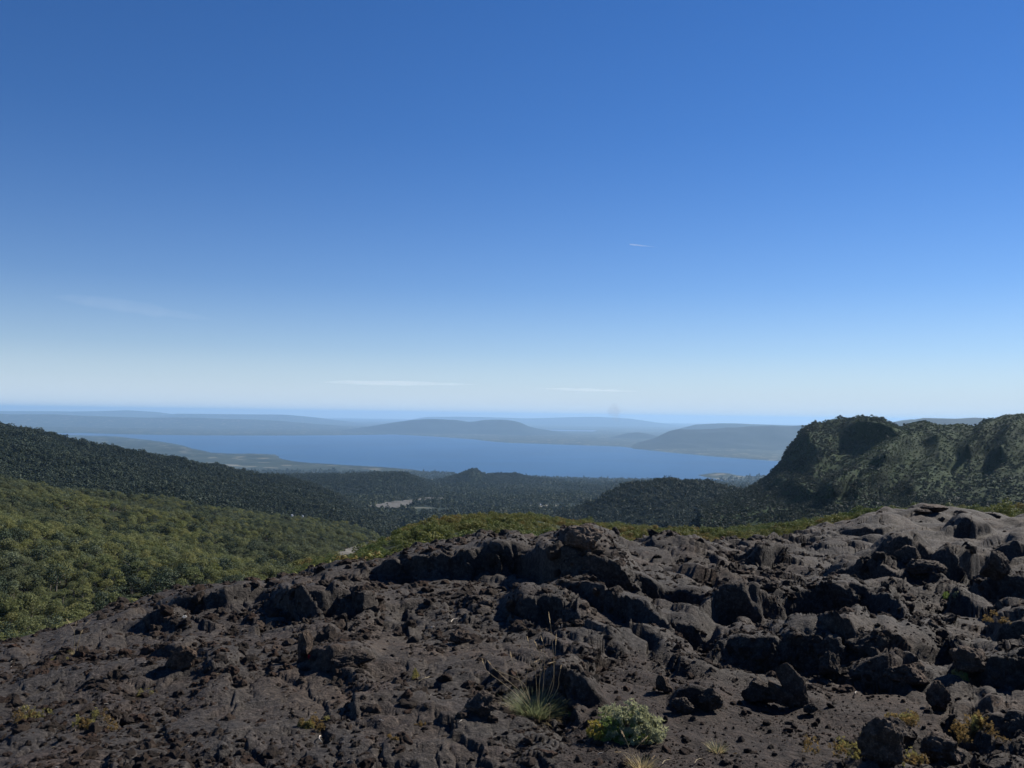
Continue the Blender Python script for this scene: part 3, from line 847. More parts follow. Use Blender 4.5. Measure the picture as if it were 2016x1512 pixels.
    at = me.attributes.new('cinder', 'FLOAT', 'POINT')
    at.data.foreach_set('value', grav.astype(np.float32).ravel())
    o = obj('lava_ground', me, M['lava'])
    tag(o, None, None, None, 'structure')
    return P, grav


LAVA, GRAV = build_lava()
_lp = LAVA.reshape(-1, 3)
_ok = _lp[:, 1] > 2.0
_lp = _lp[_ok]
LPX, LROW = pix(_lp)


def ground_at(px, row, r=3.0):
    """the nearest point of the lava seen at a photo pixel"""
    for k in (1, 2, 4, 8):
        m_ = (np.abs(LPX - px) < r * k) & (np.abs(LROW - row) < r * k)
        if m_.any():
            q = _lp[m_]
            near = q[:, 1].min()
            q = q[q[:, 1] < near * 1.03 + 0.02]
            return Vector(q.mean(0))
    return Vector(wpos(px, row, 1.7 * F / (row - 817)))


# highest row (skyline) of the lava per photo column, to know what stands clear of it
_cols = np.arange(-100, 2120, 4)
_sky = np.full(len(_cols), 1512.0)
np.minimum.at(_sky, np.clip(((LPX + 100) / 4).astype(int), 0, len(_cols) - 1), LROW)

# ------------------------------------------------------------------ scatter: woods, scrub, rubble (uncountable: one object each)
def proto_collection(name, objs):
    c = bpy.data.collections.new(name)          # never linked to the scene
    for o in objs: c.objects.link(o)
    return c


def proto(name, me):
    return bpy.data.objects.new(name, me)


def scatter_object(name, pts, eul, scl, idx, coll, kind='stuff'):
    n = len(pts)
    me = bpy.data.meshes.new(name)
    me.vertices.add(n)
    me.vertices.foreach_set('co', np.asarray(pts, np.float32).ravel())
    for an, typ, key, arr in (('turn', 'FLOAT_VECTOR', 'vector', eul), ('size', 'FLOAT', 'value', scl), ('pick', 'INT', 'value', idx)):
        a = me.attributes.new(an, typ, 'POINT')
        a.data.foreach_set(key, np.asarray(arr, np.int32 if typ == 'INT' else np.float32).ravel())
    me.update()
    o = obj(name, me)
    ng = bpy.data.node_groups.new(name + '_scatter', 'GeometryNodeTree')
    ng.interface.new_socket('Geometry', in_out='INPUT', socket_type='NodeSocketGeometry')
    ng.interface.new_socket('Geometry', in_out='OUTPUT', socket_type='NodeSocketGeometry')
    gi = ng.nodes.new('NodeGroupInput'); go = ng.nodes.new('NodeGroupOutput')
    ip = ng.nodes.new('GeometryNodeInstanceOnPoints')
    ci = ng.nodes.new('GeometryNodeCollectionInfo')
    ci.inputs['Collection'].default_value = coll
    ci.inputs['Separate Children'].default_value = True
    ci.inputs['Reset Children'].default_value = True
    def attr(an, typ):
        a = ng.nodes.new('GeometryNodeInputNamedAttribute'); a.data_type = typ
        a.inputs['Name'].default_value = an
        return a.outputs['Attribute']
    L = ng.links.new
    L(gi.outputs[0], ip.inputs['Points']); L(ci.outputs[0], ip.inputs['Instance'])
    ip.inputs['Pick Instance'].default_value = True
    L(attr('pick', 'INT'), ip.inputs['Instance Index'])
    er = ng.nodes.new('FunctionNodeEulerToRotation')
    L(attr('turn', 'FLOAT_VECTOR'), er.inputs[0]); L(er.outputs[0], ip.inputs['Rotation'])
    L(attr('size', 'FLOAT'), ip.inputs['Scale'])
    L(ip.outputs[0], go.inputs[0])
    md = o.modifiers.new('scatter', 'NODES'); md.node_group = ng
    tag(o, None, None, None, kind)
    return o


def sample_sheet(P, spacing, margin=12, keep=None, pxlim=(-430, 2430), lump=0.0):
    """random points on the parts of a sheet that can be seen from about here"""
    px, row = pix(P)
    run = np.minimum.accumulate(row, 0)
    vis = (row < np.concatenate([row[:1], run[:-1]], 0) + margin) & (px > pxlim[0]) & (px < pxlim[1])
    a = P[1:, :-1] - P[:-1, :-1]; b = P[:-1, 1:] - P[:-1, :-1]
    area = np.linalg.norm(np.cross(a, b), axis=-1)
    Yc = P[:-1, :-1, 1]
    sp = spacing(Yc) if callable(spacing) else spacing
    lam = area / sp ** 2 * vis[:-1, :-1]
    cnt = rng.poisson(np.clip(lam, 0, 400))
    ii, jj = np.nonzero(cnt)
    rep = cnt[ii, jj]
    ii, jj = np.repeat(ii, rep), np.repeat(jj, rep)
    u, v = rng.random(len(ii))[:, None], rng.random(len(ii))[:, None]
    Q = (P[ii, jj] * (1 - u) + P[ii + 1, jj] * u) * (1 - v) + (P[ii, jj + 1] * (1 - u) + P[ii + 1, jj + 1] * u) * v
    if keep is not None: Q = Q[keep(Q)]
    return Q


def lobes_for(r, kind):
    """crown lobes: centre, radii - for a plant about one unit tall"""
    L = []
    if kind == 'broad':
        for k in range(r.randint(6, 9)):
            a = r.uniform(0, 6.283); d = r.uniform(0.10, 0.40)
            L.append(((math.cos(a) * d, math.sin(a) * d, r.uniform(0.42, 0.80) - 0.3 * d), (r.uniform(0.17, 0.27), r.uniform(0.17, 0.27), r.uniform(0.12, 0.19))))
        L.append(((0, 0, 0.72), (0.26, 0.26, 0.24)))
    elif kind == 'tall':
        for k in range(7):
            z = 0.30 + 0.62 * k / 6
            d = 0.13 * (1.2 - z)
            a = r.uniform(0, 6.283)
            L.append(((math.cos(a) * d, math.sin(a) * d, z), (0.30 * (1.18 - z) + 0.05, 0.30 * (1.18 - z) + 0.05, 0.16)))
    elif kind == 'round':
        for k in range(5):
            a = r.uniform(0, 6.283); d = r.uniform(0.1, 0.28)
            L.append(((math.cos(a) * d, math.sin(a) * d, r.uniform(0.45, 0.75)), (r.uniform(0.2, 0.3), r.uniform(0.2, 0.3), r.uniform(0.16, 0.25))))
    elif kind == 'shrub':
        for k in range(r.randint(6, 9)):
            a = r.uniform(0, 6.283); d = r.uniform(0.1, 0.55)
            L.append(((math.cos(a) * d, math.sin(a) * d, r.uniform(0.25, 0.7) - 0.35 * d), (r.uniform(0.2, 0.34), r.uniform(0.2, 0.34), r.uniform(0.18, 0.3))))
    return L


def leaf_arrays(g, lobes, n, size, flat=0.5, jitter=0.7):
    """n leaf sprays spread over the lobes; returns verts (4n,3) and quads"""
    c = np.array([l[0] for l in lobes]); rad = np.array([l[1] for l in lobes])
    wgt = rad.prod(1) ** (2 / 3); wgt /= wgt.sum()
    k = g.choice(len(lobes), n, p=wgt)
    d = g.normal(size=(n, 3)); d /= np.linalg.norm(d, axis=1, keepdims=True)
    d[:, 2] = np.where(d[:, 2] < -0.3, -d[:, 2], d[:, 2])
    pos = c[k] + d * rad[k] * g.uniform(0.55, 1.12, (n, 1)) ** 0.7
    nrm = d + jitter * g.normal(size=(n, 3)); nrm[:, 2] += 0.5
    nrm /= np.linalg.norm(nrm, axis=1, keepdims=True)
    t = np.cross(nrm, g.normal(size=(n, 3))); t /= np.linalg.norm(t, axis=1, keepdims=True)
    b = np.cross(nrm, t)
    s = size * g.uniform(0.55, 1.35, (n, 1))
    V = np.stack([pos - t * s * 0.5, pos - b * s * flat * 0.5 + nrm * s * 0.08, pos + t * s * 0.5, pos + b * s * flat * 0.5 + nrm * s * 0.08], 1).reshape(-1, 3)
    return V, np.arange(4 * n).reshape(-1, 4)


def tube(pts, rads, sides=6, V=None, Fc=None):
    """append a tapered tube along pts"""
    V = [] if V is None else V; Fc = [] if Fc is None else Fc
    pts = [Vector(p) for p in pts]
    base = len(V)
    for k, p in enumerate(pts):
        d = (pts[min(k + 1, len(pts) - 1)] - pts[max(k - 1, 0)]).normalized()
        a = d.orthogonal().normalized(); b = d.cross(a)
        for q in range(sides):
            an = 2 * math.pi * q / sides
            V.append(tuple(p + (a * math.cos(an) + b * math.sin(an)) * rads[k]))
    for k in range(len(pts) - 1):
        for q in range(sides):
            i0 = base + k * sides + q; i1 = base + k * sides + (q + 1) % sides
            Fc.append((i0, i1, i1 + sides, i0 + sides))
    return V, Fc


def trunk_arrays(r, kind):
    V, Fc = [], []
    top = 0.62 if kind == 'broad' else 0.85
    lean = (r.uniform(-.06, .06), r.uniform(-.06, .06))
    tube([(0, 0, -0.12), (lean[0] * .4, lean[1] * .4, top * .35), (lean[0], lean[1], top * .7), (lean[0] * 1.6, lean[1] * 1.6, top)], [0.035, 0.028, 0.018, 0.006], 6, V, Fc)
    for k in range(5):
        a = r.uniform(0, 6.283); z = r.uniform(0.2, 0.5) * top / 0.62
        d = r.uniform(0.2, 0.36)
        tube([(lean[0] * .7, lean[1] * .7, z), (math.cos(a) * d * .5, math.sin(a) * d * .5, z + 0.12), (math.cos(a) * d, math.sin(a) * d, z + 0.22)], [0.014, 0.010, 0.004], 5, V, Fc)
    return np.array(V), np.array(Fc)


M['beech'] = foliage_material('beech_leaves', [(0.156, 0.172, 0.055), (0.211, 0.206, 0.074), (0.129, 0.154, 0.062), (0.175, 0.185, 0.070)], (0.114, 0.129, 0.067), 0.012, 0.35, 0.22, 4.0)
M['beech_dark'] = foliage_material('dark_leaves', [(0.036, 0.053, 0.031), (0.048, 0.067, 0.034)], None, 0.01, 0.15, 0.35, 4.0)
M['beech_grey'] = foliage_material('grey_leaves', [(0.120, 0.141, 0.080), (0.096, 0.118, 0.067)], None, 0.01, 0.2, 0.35, 4.0)
M['wood_far'] = foliage_material('far_leaves', [(0.028, 0.042, 0.025), (0.042, 0.059, 0.031), (0.059, 0.076, 0.039)], (0.073, 0.087, 0.042), 0.0028, 0.12, 0.3, 2.0)
M['wood_hill'] = foliage_material('hill_leaves', [(0.025, 0.039, 0.025), (0.036, 0.053, 0.031), (0.050, 0.064, 0.036)], None, 0.004, 0.12, 0.3, 2.0)
M['scrub'] = foliage_material('scrub_leaves', [(0.120, 0.141, 0.035), (0.184, 0.173, 0.048), (0.152, 0.160, 0.045), (0.240, 0.168, 0.051)], (0.096, 0.131, 0.038), 0.03, 0.25, 0.35, 5.0)
M['ridge_scrub'] = foliage_material('ridge_leaves', [(0.027, 0.049, 0.012), (0.040, 0.063, 0.014), (0.048, 0.071, 0.017)], (0.021, 0.039, 0.011), 0.010, 0.15, 0.3, 3.0)

_g = np.random.default_rng(11)


def plant_proto(name, kind, n, size, mat, seed, trunk=True):
    r = random.Random(seed)
    V, Fq = leaf_arrays(_g, lobes_for(r, kind), n, size)
    mats = [mat]
    mi = np.zeros(len(Fq), int)
    if trunk:
        TV, TF = trunk_arrays(r, kind)
        Fq = np.concatenate([Fq, TF + len(V)]); V = np.concatenate([V, TV])
        mats.append(M['bark']); mi = np.concatenate([mi, np.ones(len(TF), int)])
    return proto(name, mesh_np(name, V, Fq, False, mats, mi))


WOODS = proto_collection('hill_trees', [plant_proto('hill_tree_%d' % k, 'tall' if k < 1 else 'round', 100, 0.20, M['wood_hill'], 20 + k, False) for k in range(6)])
FARWOODS = proto_collection('valley_trees', [plant_proto('valley_tree_%d' % k, 'round' if k < 3 else 'tall', 46, 0.30, M['wood_far'], 40 + k, False) for k in range(5)])
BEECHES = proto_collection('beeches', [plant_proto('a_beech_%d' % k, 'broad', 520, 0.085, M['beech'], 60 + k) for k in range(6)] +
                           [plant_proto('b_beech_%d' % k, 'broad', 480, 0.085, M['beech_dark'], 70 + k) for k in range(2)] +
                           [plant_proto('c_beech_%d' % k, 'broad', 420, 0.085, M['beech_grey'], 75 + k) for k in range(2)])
SHRUBS = proto_collection('shrubs', [plant_proto('shrub_%d' % k, 'shrub', 420, 0.13, M['scrub'], 80 + k, False) for k in range(6)])
RIDGEPL = proto_collection('ridge_plants', [plant_proto('a_ridge_%d' % k, 'shrub', 70, 0.30, M['ridge_scrub'], 90 + k, False) for k in range(3)] +
                           [plant_proto('b_ridge_%d' % k, 'round', 70, 0.25, M['wood_hill'], 95 + k, False) for k in range(3)])

HOUSES = [  # name, photo px,row, depth, width, label
    ('house', 881, 1031.5, 2150, 12.0, 'turquoise'),
    ('house', 1066, 994, 3150, 9.0, 'white'),
    ('hut', 575, 1013, 935, 2.6, 'white'),
    ('hut', 596, 1014.5, 945, 2.0, 'white'),
]
_clear = [(Vector(wpos(h[1], h[2], h[3])), h[4]) for h in HOUSES]


def in_poly(Q, poly):
    px, row = pix(Q)
    return signed(px, row, poly) < 0


def open_ground(Q):
    ok = np.ones(len(Q), bool)
    for c, wd in _clear:
        dx = np.abs(Q[:, 0] - c.x); dy = c.y - Q[:, 1]
        ok &= ~((dx < wd * 1.0 + 2) & (dy > -wd) & (dy < wd * 7) & (np.abs(Q[:, 2] - c.z) < 60))
    return ok


def wood(name, Q, coll, nproto, size, var=0.3, pick=None, sink=0.0):
    n = len(Q)
    sc_ = size * np.exp(var * rng.normal(size=n)).clip(0.45, 1.9)
    eul = np.stack([rng.normal(0, 0.06, n), rng.normal(0, 0.06, n), rng.uniform(0, 6.28, n)], 1)
    Q = Q.copy(); Q[:, 2] -= sink * sc_
    return scatter_object(name, Q, eul, sc_, rng.integers(0, nproto, n) if pick is None else pick, coll)


Q = sample_sheet(DARK, 6.2, 14, open_ground)
wood('forest', Q, WOODS, 6, np.where(rng.random(len(Q)) < 0.12, 12.5, 9.5), 0.28, None, 0.12)
Q = np.concatenate([sample_sheet(MID['knoll'], 8.0, 12), sample_sheet(MID['shoulder'], 14.0, 8)])
wood('forest', Q, WOODS, 6, np.where(Q[:, 1] > 3000, 17.0, 11.5), 0.28, None, 0.12)
Q = np.concatenate([sample_sheet(MID['cone'], 14, 6), sample_sheet(MID['table'], 15, 6)])
wood('forest', Q, WOODS, 6, 17, 0.25, None, 0.15)
Q = sample_sheet(PLAIN, lambda Y: np.where(Y < 6000, 9 + Y / 420.0, np.where(Y < 11500, 42, 1e6)), 10,
                 lambda Q: open_ground(Q) & ~in_poly(Q, ASH1) & ~in_poly(Q, ASH1B) & ~in_poly(Q, [(p, r + 1.5) for p, r in FIELD]))
clr = noise(Q[:, 0] / 420, Q[:, 1] / 700, None, 91) + 0.5 * noise(Q[:, 0] / 130, Q[:, 1] / 230, None, 92)
Q = Q[clr < 0.62]
wood('forest', Q, FARWOODS, 5, np.where(Q[:, 1] < 6000, 8.5 + Q[:, 1] / 420, 30), 0.28, None, 0.15)

# the ridge: grey-green scrub with dark trees in the hollows, more on the left to imitate shade
Q = sample_sheet(RIDGE, lambda Y: np.where(Y < 1150, 5.2, 5.0), 8)
dk = noise(Q[:, 0] / 90, Q[:, 1] / 90, Q[:, 2] / 60, 95) + 0.6 * noise(Q[:, 0] / 28, Q[:, 1] / 28, Q[:, 2] / 28, 96)
_px, _row = pix(Q)
low = sstep(900, 985, _row + 0 * _px)
tree_p = np.clip(-0.02 + 0.55 * dk + 0.75 * low + 0.45 * (1 - sstep(1600, 1720, _px)), 0.01, 0.95)  # last term thickens dark trees leftward, standing in for that face's shade
ist = rng.random(len(Q)) < tree_p
wood('forest', Q, RIDGEPL, 6, np.where(ist, 4.6, 2.0), 0.3, np.where(ist, rng.integers(3, 6, len(Q)), rng.integers(0, 3, len(Q))), 0.1)

# the beech wood of the near slope: the largest trees one by one, the rest as one wood
Q = sample_sheet(SLOPE, lambda Y: np.where(Y < 420, 3.05, 2.9 + Y / 700), 14, lambda Q: open_ground(Q) & ~in_poly(Q, ASH2))
gap = noise(Q[:, 0] / 26, Q[:, 1] / 60, None, 98)
Q = Q[gap < 0.9]
_px, _row = pix(Q)
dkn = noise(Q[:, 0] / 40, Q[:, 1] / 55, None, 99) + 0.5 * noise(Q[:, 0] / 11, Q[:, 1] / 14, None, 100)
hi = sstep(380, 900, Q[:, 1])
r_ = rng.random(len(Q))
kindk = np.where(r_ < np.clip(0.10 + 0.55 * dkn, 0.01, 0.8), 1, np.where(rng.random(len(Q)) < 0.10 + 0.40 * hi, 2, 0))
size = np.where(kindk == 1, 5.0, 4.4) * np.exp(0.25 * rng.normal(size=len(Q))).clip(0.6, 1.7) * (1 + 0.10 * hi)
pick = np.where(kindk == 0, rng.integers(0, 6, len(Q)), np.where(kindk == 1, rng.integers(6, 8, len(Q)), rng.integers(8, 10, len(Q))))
colk = np.clip(((_px + 100) / 4).astype(int), 0, len(_cols) - 1)
shown = (_row - size / Q[:, 1] * F * 0.8 < _sky[colk] - 6) & (_row < _sky[colk] + 8) & (_px > -5) & (_px < 760) & (_row < 1500)
order = np.argsort(-np.where(shown, size / Q[:, 1], 0))
single = order[:280]
rest = np.ones(len(Q), bool); rest[single] = False
n = int(rest.sum())
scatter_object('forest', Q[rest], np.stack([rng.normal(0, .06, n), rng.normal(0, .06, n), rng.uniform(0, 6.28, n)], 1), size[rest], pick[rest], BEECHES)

KINDS = [('broad olive green beech in the dense wood on the near left slope', 'beech', 'olive beech trees of the near slope'),
         ('dark green broad tree standing out among the olive beeches of the near slope', 'beech_dark', 'dark trees among the beeches of the near slope'),
         ('pale grey-green beech tree among the olive beeches of the near slope', 'beech_grey', 'grey-green beeches of the near slope')]
PROTO_T = {}
for kk in range(3):
    for v in range(4 if kk == 0 else 2):
        r = random.Random(200 + 10 * kk + v)
        V, Fq = leaf_arrays(_g, lobes_for(r, 'broad'), 620, 0.08)
        cm = mesh_np('crown', V, Fq, False, [M[KINDS[kk][1]]])
        V, Fq = trunk_arrays(r, 'broad')
        tm = mesh_np('trunk', V, Fq, True, [M['bark']])
        PROTO_T[(kk, v)] = (cm, tm)
for i_ in single:
    kk = int(kindk[i_]); v = int(rng.integers(0, 4 if kk == 0 else 2))
    t = thing('tree', KINDS[kk][0], 'tree', Q[i_], KINDS[kk][2])
    t.rotation_euler = (0, 0, float(rng.uniform(0, 6.28)))
    t.scale = (float(size[i_]),) * 3
    obj('trunk', PROTO_T[(kk, v)][1], None, t)
    obj('crown', PROTO_T[(kk, v)][0], None, t)

# scrub on the shelf behind the lava
Q = sample_sheet(SHELF, lambda Y: np.where(Y < 300, 1.5, 2.6 + Y / 400), 10, lambda Q: open_ground(Q) & ~in_poly(Q, ASH2))
_px, _row = pix(Q)
Q = Q[(noise(Q[:, 0] / 14, Q[:, 1] / 30, None, 101) < 0.5)]
_px, _row = pix(Q)
far_ = Q[:, 1] > 300
size = np.where(far_, 3.2, 1.25) * np.exp(0.28 * rng.normal(size=len(Q))).clip(0.55, 1.8)
colk = np.clip(((_px + 100) / 4).astype(int), 0, len(_cols) - 1)
shown = (_row < _sky[colk] - 1) & (_px > 640) & (_px < 1640) & ~far_
order = np.argsort(-np.where(shown, size / Q[:, 1], 0))
single = order[:160]
rest = np.ones(len(Q), bool); rest[single] = False
n = int(rest.sum())
scatter_object('shrubbery', Q[rest], np.stack([rng.normal(0, .06, n), rng.normal(0, .06, n), rng.uniform(0, 6.28, n)], 1), size[rest], rng.integers(0, 6, n), SHRUBS)
sm = [o.data for o in SHRUBS.objects]
for i_ in single:
    o = obj('shrub', sm[int(rng.integers(0, 6))], None, None, Q[i_])
    o.rotation_euler = (0, 0, float(rng.uniform(0, 6.28)))
    o.scale = (float(size[i_]),) * 3
    tag(o, 'yellow-green shrub in the low scrub belt behind the lava crest', 'shrub', 'shrubs of the scrub belt behind the lava')

# ------------------------------------------------------------------ stones
def stone_arrays(seed, sub=3, cuts=9, rough=0.14, dims=(1, 1, 1), fine=0.05):
    """an angular stone of about unit radius: a ball cut by planes, then roughened"""
    r = random.Random(seed)
    bm = bmesh.new()
    bmesh.ops.create_icosphere(bm, subdivisions=sub, radius=1.0)
    V = np.array([v.co[:] for v in bm.verts]); Fc = np.array([[v.index for v in f.verts] for f in bm.faces])
    bm.free()
    for k in range(cuts):
        n = np.array([r.gauss(0, 1), r.gauss(0, 1), r.gauss(0, 1)]); n /= np.linalg.norm(n)
        d = r.uniform(0.52, 0.86)
        over = np.maximum(0, V @ n - d)
        V = V - over[:, None] * n * 0.94
    o = seed * 3.7
    q = V * 1.6 + o
    rad = 1 + rough * noise(q[:, 0], q[:, 1], q[:, 2], seed) * 1.6 + rough * (1 - 2 * np.abs(noise(q[:, 0] * 2.2, q[:, 1] * 2.2, q[:, 2] * 2.2, seed + 1))) * 0.6
    rad += fine * (2 * np.abs(noise(q[:, 0] * 5, q[:, 1] * 5, q[:, 2] * 5, seed + 2)) - 0.4) + fine * 0.6 * noise(q[:, 0] * 11, q[:, 1] * 11, q[:, 2] * 11, seed + 3)
    return V * rad[:, None] * np.array(dims), Fc


def stone_proto(name, seed, mat, sub=3, **kw):
    r = random.Random(seed)
    V, Fc = stone_arrays(seed, sub, dims=(r.uniform(0.8, 1.3), r.uniform(0.7, 1.1), r.uniform(0.5, 0.85)), **kw)
    return proto(name, mesh_np(name, V, Fc, False, [mat]))


RUBBLE = proto_collection('rubble_stones', [stone_proto('rubble_%d' % k, 300 + k, M['pebble'] if k < 2 else M['rock'], 3, rough=0.26, fine=0.10) for k in range(7)])
PEBBLES = proto_collection('pebbles', [stone_proto('pebble_%d' % k, 330 + k, M['pebble'] if k < 3 else M['rock'], 2) for k in range(5)])


def sample_lava(spacing, mask, step=2, margin=6):
    A = LAVA[::step, ::step]; g = mask[::step, ::step]
    px, row = pix(np.where(A[..., 1:2] > 1.5, A, np.array([0, 1.5, -1.6])))
    run = np.minimum.accumulate(row, 0)
    vis = (row < np.concatenate([row[:1] + 99, run[:-1]], 0) + margin) & (px > -260) & (px < 2290) & (A[..., 1] > 2.6) & (row < 1640)
    a = A[1:, :-1] - A[:-1, :-1]; b = A[:-1, 1:] - A[:-1, :-1]
    nz = np.cross(b, a); ar = np.linalg.norm(nz, axis=-1)
    flat = np.abs(nz[..., 2]) / (ar + 1e-12)
    sp = spacing(A[:-1, :-1, 1]) if callable(spacing) else spacing
    lam = ar / sp ** 2 * vis[:-1, :-1] * g[:-1, :-1] * sstep(0.25, 0.6, flat)
    cnt = rng.poisson(np.clip(lam, 0, 60))
    ii, jj = np.nonzero(cnt); rep = cnt[ii, jj]
    ii, jj = np.repeat(ii, rep), np.repeat(jj, rep)
    u, v = rng.random(len(ii))[:, None], rng.random(len(ii))[:, None]
    return (A[ii, jj] * (1 - u) + A[ii + 1, jj] * u) * (1 - v) + (A[ii, jj + 1] * (1 - u) + A[ii + 1, jj + 1] * u) * v


def strew(name, Q, coll, npro, size, sink):
    n = len(Q)
    Q = Q.copy(); Q[:, 2] += size * sink
    eul = np.stack([rng.normal(0, 0.5, n), rng.normal(0, 0.5, n), rng.uniform(0, 6.28, n)], 1)
    scatter_object(name, Q, eul, size, rng.integers(0, npro, n), coll)


_x = LAVA[..., 0]; _y = LAVA[..., 1]
_pxl = CX + F * _x / np.maximum(_y, 0.3)
_farsm = sstep(1540, 1700, _pxl) * sstep(9, 14, _y)
_clump = sstep(-0.25, 0.35, noise(_x * 1.3, _y * 0.9, None, 301) + 0.4 * noise(_x * 4, _y * 3, None, 302))
rough_mask = (1 - GRAV) * (1 - 0.93 * _farsm) * (0.15 + 0.85 * _clump)
Q = sample_lava(lambda Y: 0.036 + 0.0055 * np.maximum(0, Y - 5), rough_mask)
sz = 0.011 * (1 + 0.14 * np.maximum(0, Q[:, 1] - 5)) * rng.pareto(2.6, len(Q)).clip(0, 4.0) + 0.008
strew('rubble', Q, RUBBLE, 7, sz, -0.22)
big = rough_mask * (0.06 + sstep(5.5, 9, _y)) * 0.8
Q = sample_lava(lambda Y: 0.20 + 0.022 * np.maximum(0, Y - 5), big * 0.45)
sz = (0.030 + 0.030 * rng.pareto(2.2, len(Q)).clip(0, 2.5)) * (1 + 0.09 * np.maximum(0, Q[:, 1] - 5))
strew('rubble', Q, RUBBLE, 7, sz, -0.25)
Q = sample_lava(0.026, GRAV * (0.3 + 0.7 * _clump), 2, 3)
sz = 0.0035 * rng.pareto(2.2, len(Q)).clip(0, 6) + 0.0028
strew('gravel', Q, PEBBLES, 5, sz, 0.2)


def boulder(name, px, row, wpx, hpx, seed, label, cat='rock', depth=0.8, tilt=0.0, mat='rock', cuts=10, group=None, sink=0.18, rough=0.21, turn=None, sub=5):
    """a loose rock whose foot is seen at (px, row); wpx x hpx its size in the photo"""
    g = ground_at(px, row)
    s = g.y / F
    wd, ht = wpx * s * 0.5, hpx * s
    V, Fc = stone_arrays(seed, sub, cuts, rough, (1, 1, 1), 0.085)
    V = V / np.abs(V).max(0)
    if turn is not None:
        c_, s_ = math.cos(turn), math.sin(turn)
        V[:, :2] = V[:, :2] @ np.array([[c_, -s_], [s_, c_]])
        V = V / np.abs(V).max(0)
    V = V * np.array([wd, wd * depth, ht * 0.5 * (1 + sink)])
    if tilt:
        c_, s_ = math.cos(tilt), math.sin(tilt)
        V[:, [0, 2]] = V[:, [0, 2]] @ np.array([[c_, -s_], [s_, c_]])
    V[:, 2] += ht * 0.5 * (1 - sink)
    o = obj(name, mesh_np(name, V, Fc, True), M[mat], None, (g.x, g.y + wd * depth * 0.5, g.z))
    return tag(o, label, cat, group)


boulder('rock', 948, 1404, 76, 40, 401, 'dark rounded rock left of the big grass tuft, its left side in shadow')
boulder('rock', 1848, 1402, 62, 60, 402, 'upright grey rock on the gravel with its shadow to the lower left', depth=0.9, turn=0.5)
boulder('rock', 1745, 1508, 92, 92, 403, 'largest dark rock among the rusty plants at the bottom edge', depth=0.9, turn=1.0)
boulder('rock', 1782, 1470, 74, 52, 404, 'dark rock just behind the largest one among the rusty plants', depth=0.9)
boulder('rock', 1868, 1506, 96, 56, 405, 'dark rock right of the largest one among the rusty plants', depth=0.8, turn=2.0)
boulder('rock', 1345, 1404, 50, 34, 406, 'left one of two dark rocks on the gravel right of the leafy cushion shrub', depth=0.8)
boulder('rock', 1398, 1402, 66, 46, 407, 'right one of two dark rocks on the gravel right of the leafy cushion shrub', depth=0.8, turn=0.7)
boulder('rock', 1305, 1366, 44, 38, 408, 'small reddish rock at the upper edge of the gravel', mat='rock_warm', depth=0.8)
boulder('rock', 1152, 1088, 84, 56, 409, 'big lava block standing highest on the crest in the middle', depth=0.8, cuts=14, rough=0.2)
boulder('rock', 1826, 1136, 88, 36, 410, 'rounded grey lava boulder between the ledges on the right', depth=0.8, mat='rock', cuts=4, rough=0.08)
boulder('rock', 1790, 1112, 60, 40, 411, 'dark rounded lava lump beside the rounded grey boulder', depth=0.8, cuts=4, rough=0.08)
boulder('rock', 1822, 1013, 44, 14, 412, 'flat slab rock on the skyline of the smooth lava', depth=0.8, cuts=12)
boulder('rock', 1842, 1006, 52, 17, 413, 'low rounded rock behind the flat slab on the lava skyline', depth=0.9, cuts=5)
boulder('rock', 348, 1318, 66, 46, 414, 'rock with a pale warm face beside a dark hollow on the left', mat='rock_warm', depth=0.9, turn=0.4)
boulder('rock', 1500, 1390, 78, 52, 415, 'dark lumpy rock left of the upright slabs', depth=0.9, cuts=12)
boulder('rock', 1640, 1340, 52, 56, 416, 'broken corner block at the right end of the long dark ledge', depth=0.8, cuts=12)
boulder('rock', 1966, 1148, 70, 60, 417, 'rough block below the dark ledge near the right edge', depth=0.8, cuts=12, rough=0.2)
boulder('rock', 1800, 1352, 120, 46, 418, 'low jagged rock outcrop at the back of the gravel', depth=0.7, cuts=14, rough=0.22)
boulder('rock', 1926, 1330, 90, 56, 419, 'blocky rock right of the green leafy sprig', depth=0.8, cuts=12, rough=0.2)
boulder('rock', 1600, 1408, 34, 24, 420, 'small dark rock at the foot of the upright slabs', depth=0.8)
boulder('rock', 680, 1316, 110, 34, 421, 'long dark low rock right of the red flower', depth=0.6, cuts=12, rough=0.2)
boulder('rock', 905, 1268, 44, 26, 422, 'small dark rock below the pale bent twig', depth=0.8)


def slab(px, row, tip, wpx, seed, label, mat='rock'):
    """a slab on edge: foot at (px, row), tip at a photo pixel, leaning as seen"""
    g = ground_at(px, row)
    s = g.y / F
    tp = Vector(wpos(tip[0], tip[1], g.y + 0.02))
    ax = tp - g
    L_ = ax.length
    V, Fc = stone_arrays(seed, 5, 12, 0.10)
    V = V / np.abs(V).max(0) * np.array([wpx * s * 0.5, wpx * s * 0.9, L_ * 0.62])
    q = ax.to_track_quat('Z', 'Y')
    R = np.array(q.to_matrix())
    V = V @ R.T
    o = obj('rock_slab', mesh_np('rock_slab', V, Fc, True), M[mat], None, g + ax * 0.42)
    return tag(o, label, 'rock')


slab(1584, 1388, (1534, 1310), 30, 431, 'taller dark slab leaning up beside its pale-faced neighbour')
slab(1562, 1390, (1512, 1342), 24, 432, 'shorter slab with a pale lit face leaning against the taller slab', 'rock_warm')
slab(596, 1300, (603, 1243), 22, 433, 'small pointed slab standing upright behind the red flower')

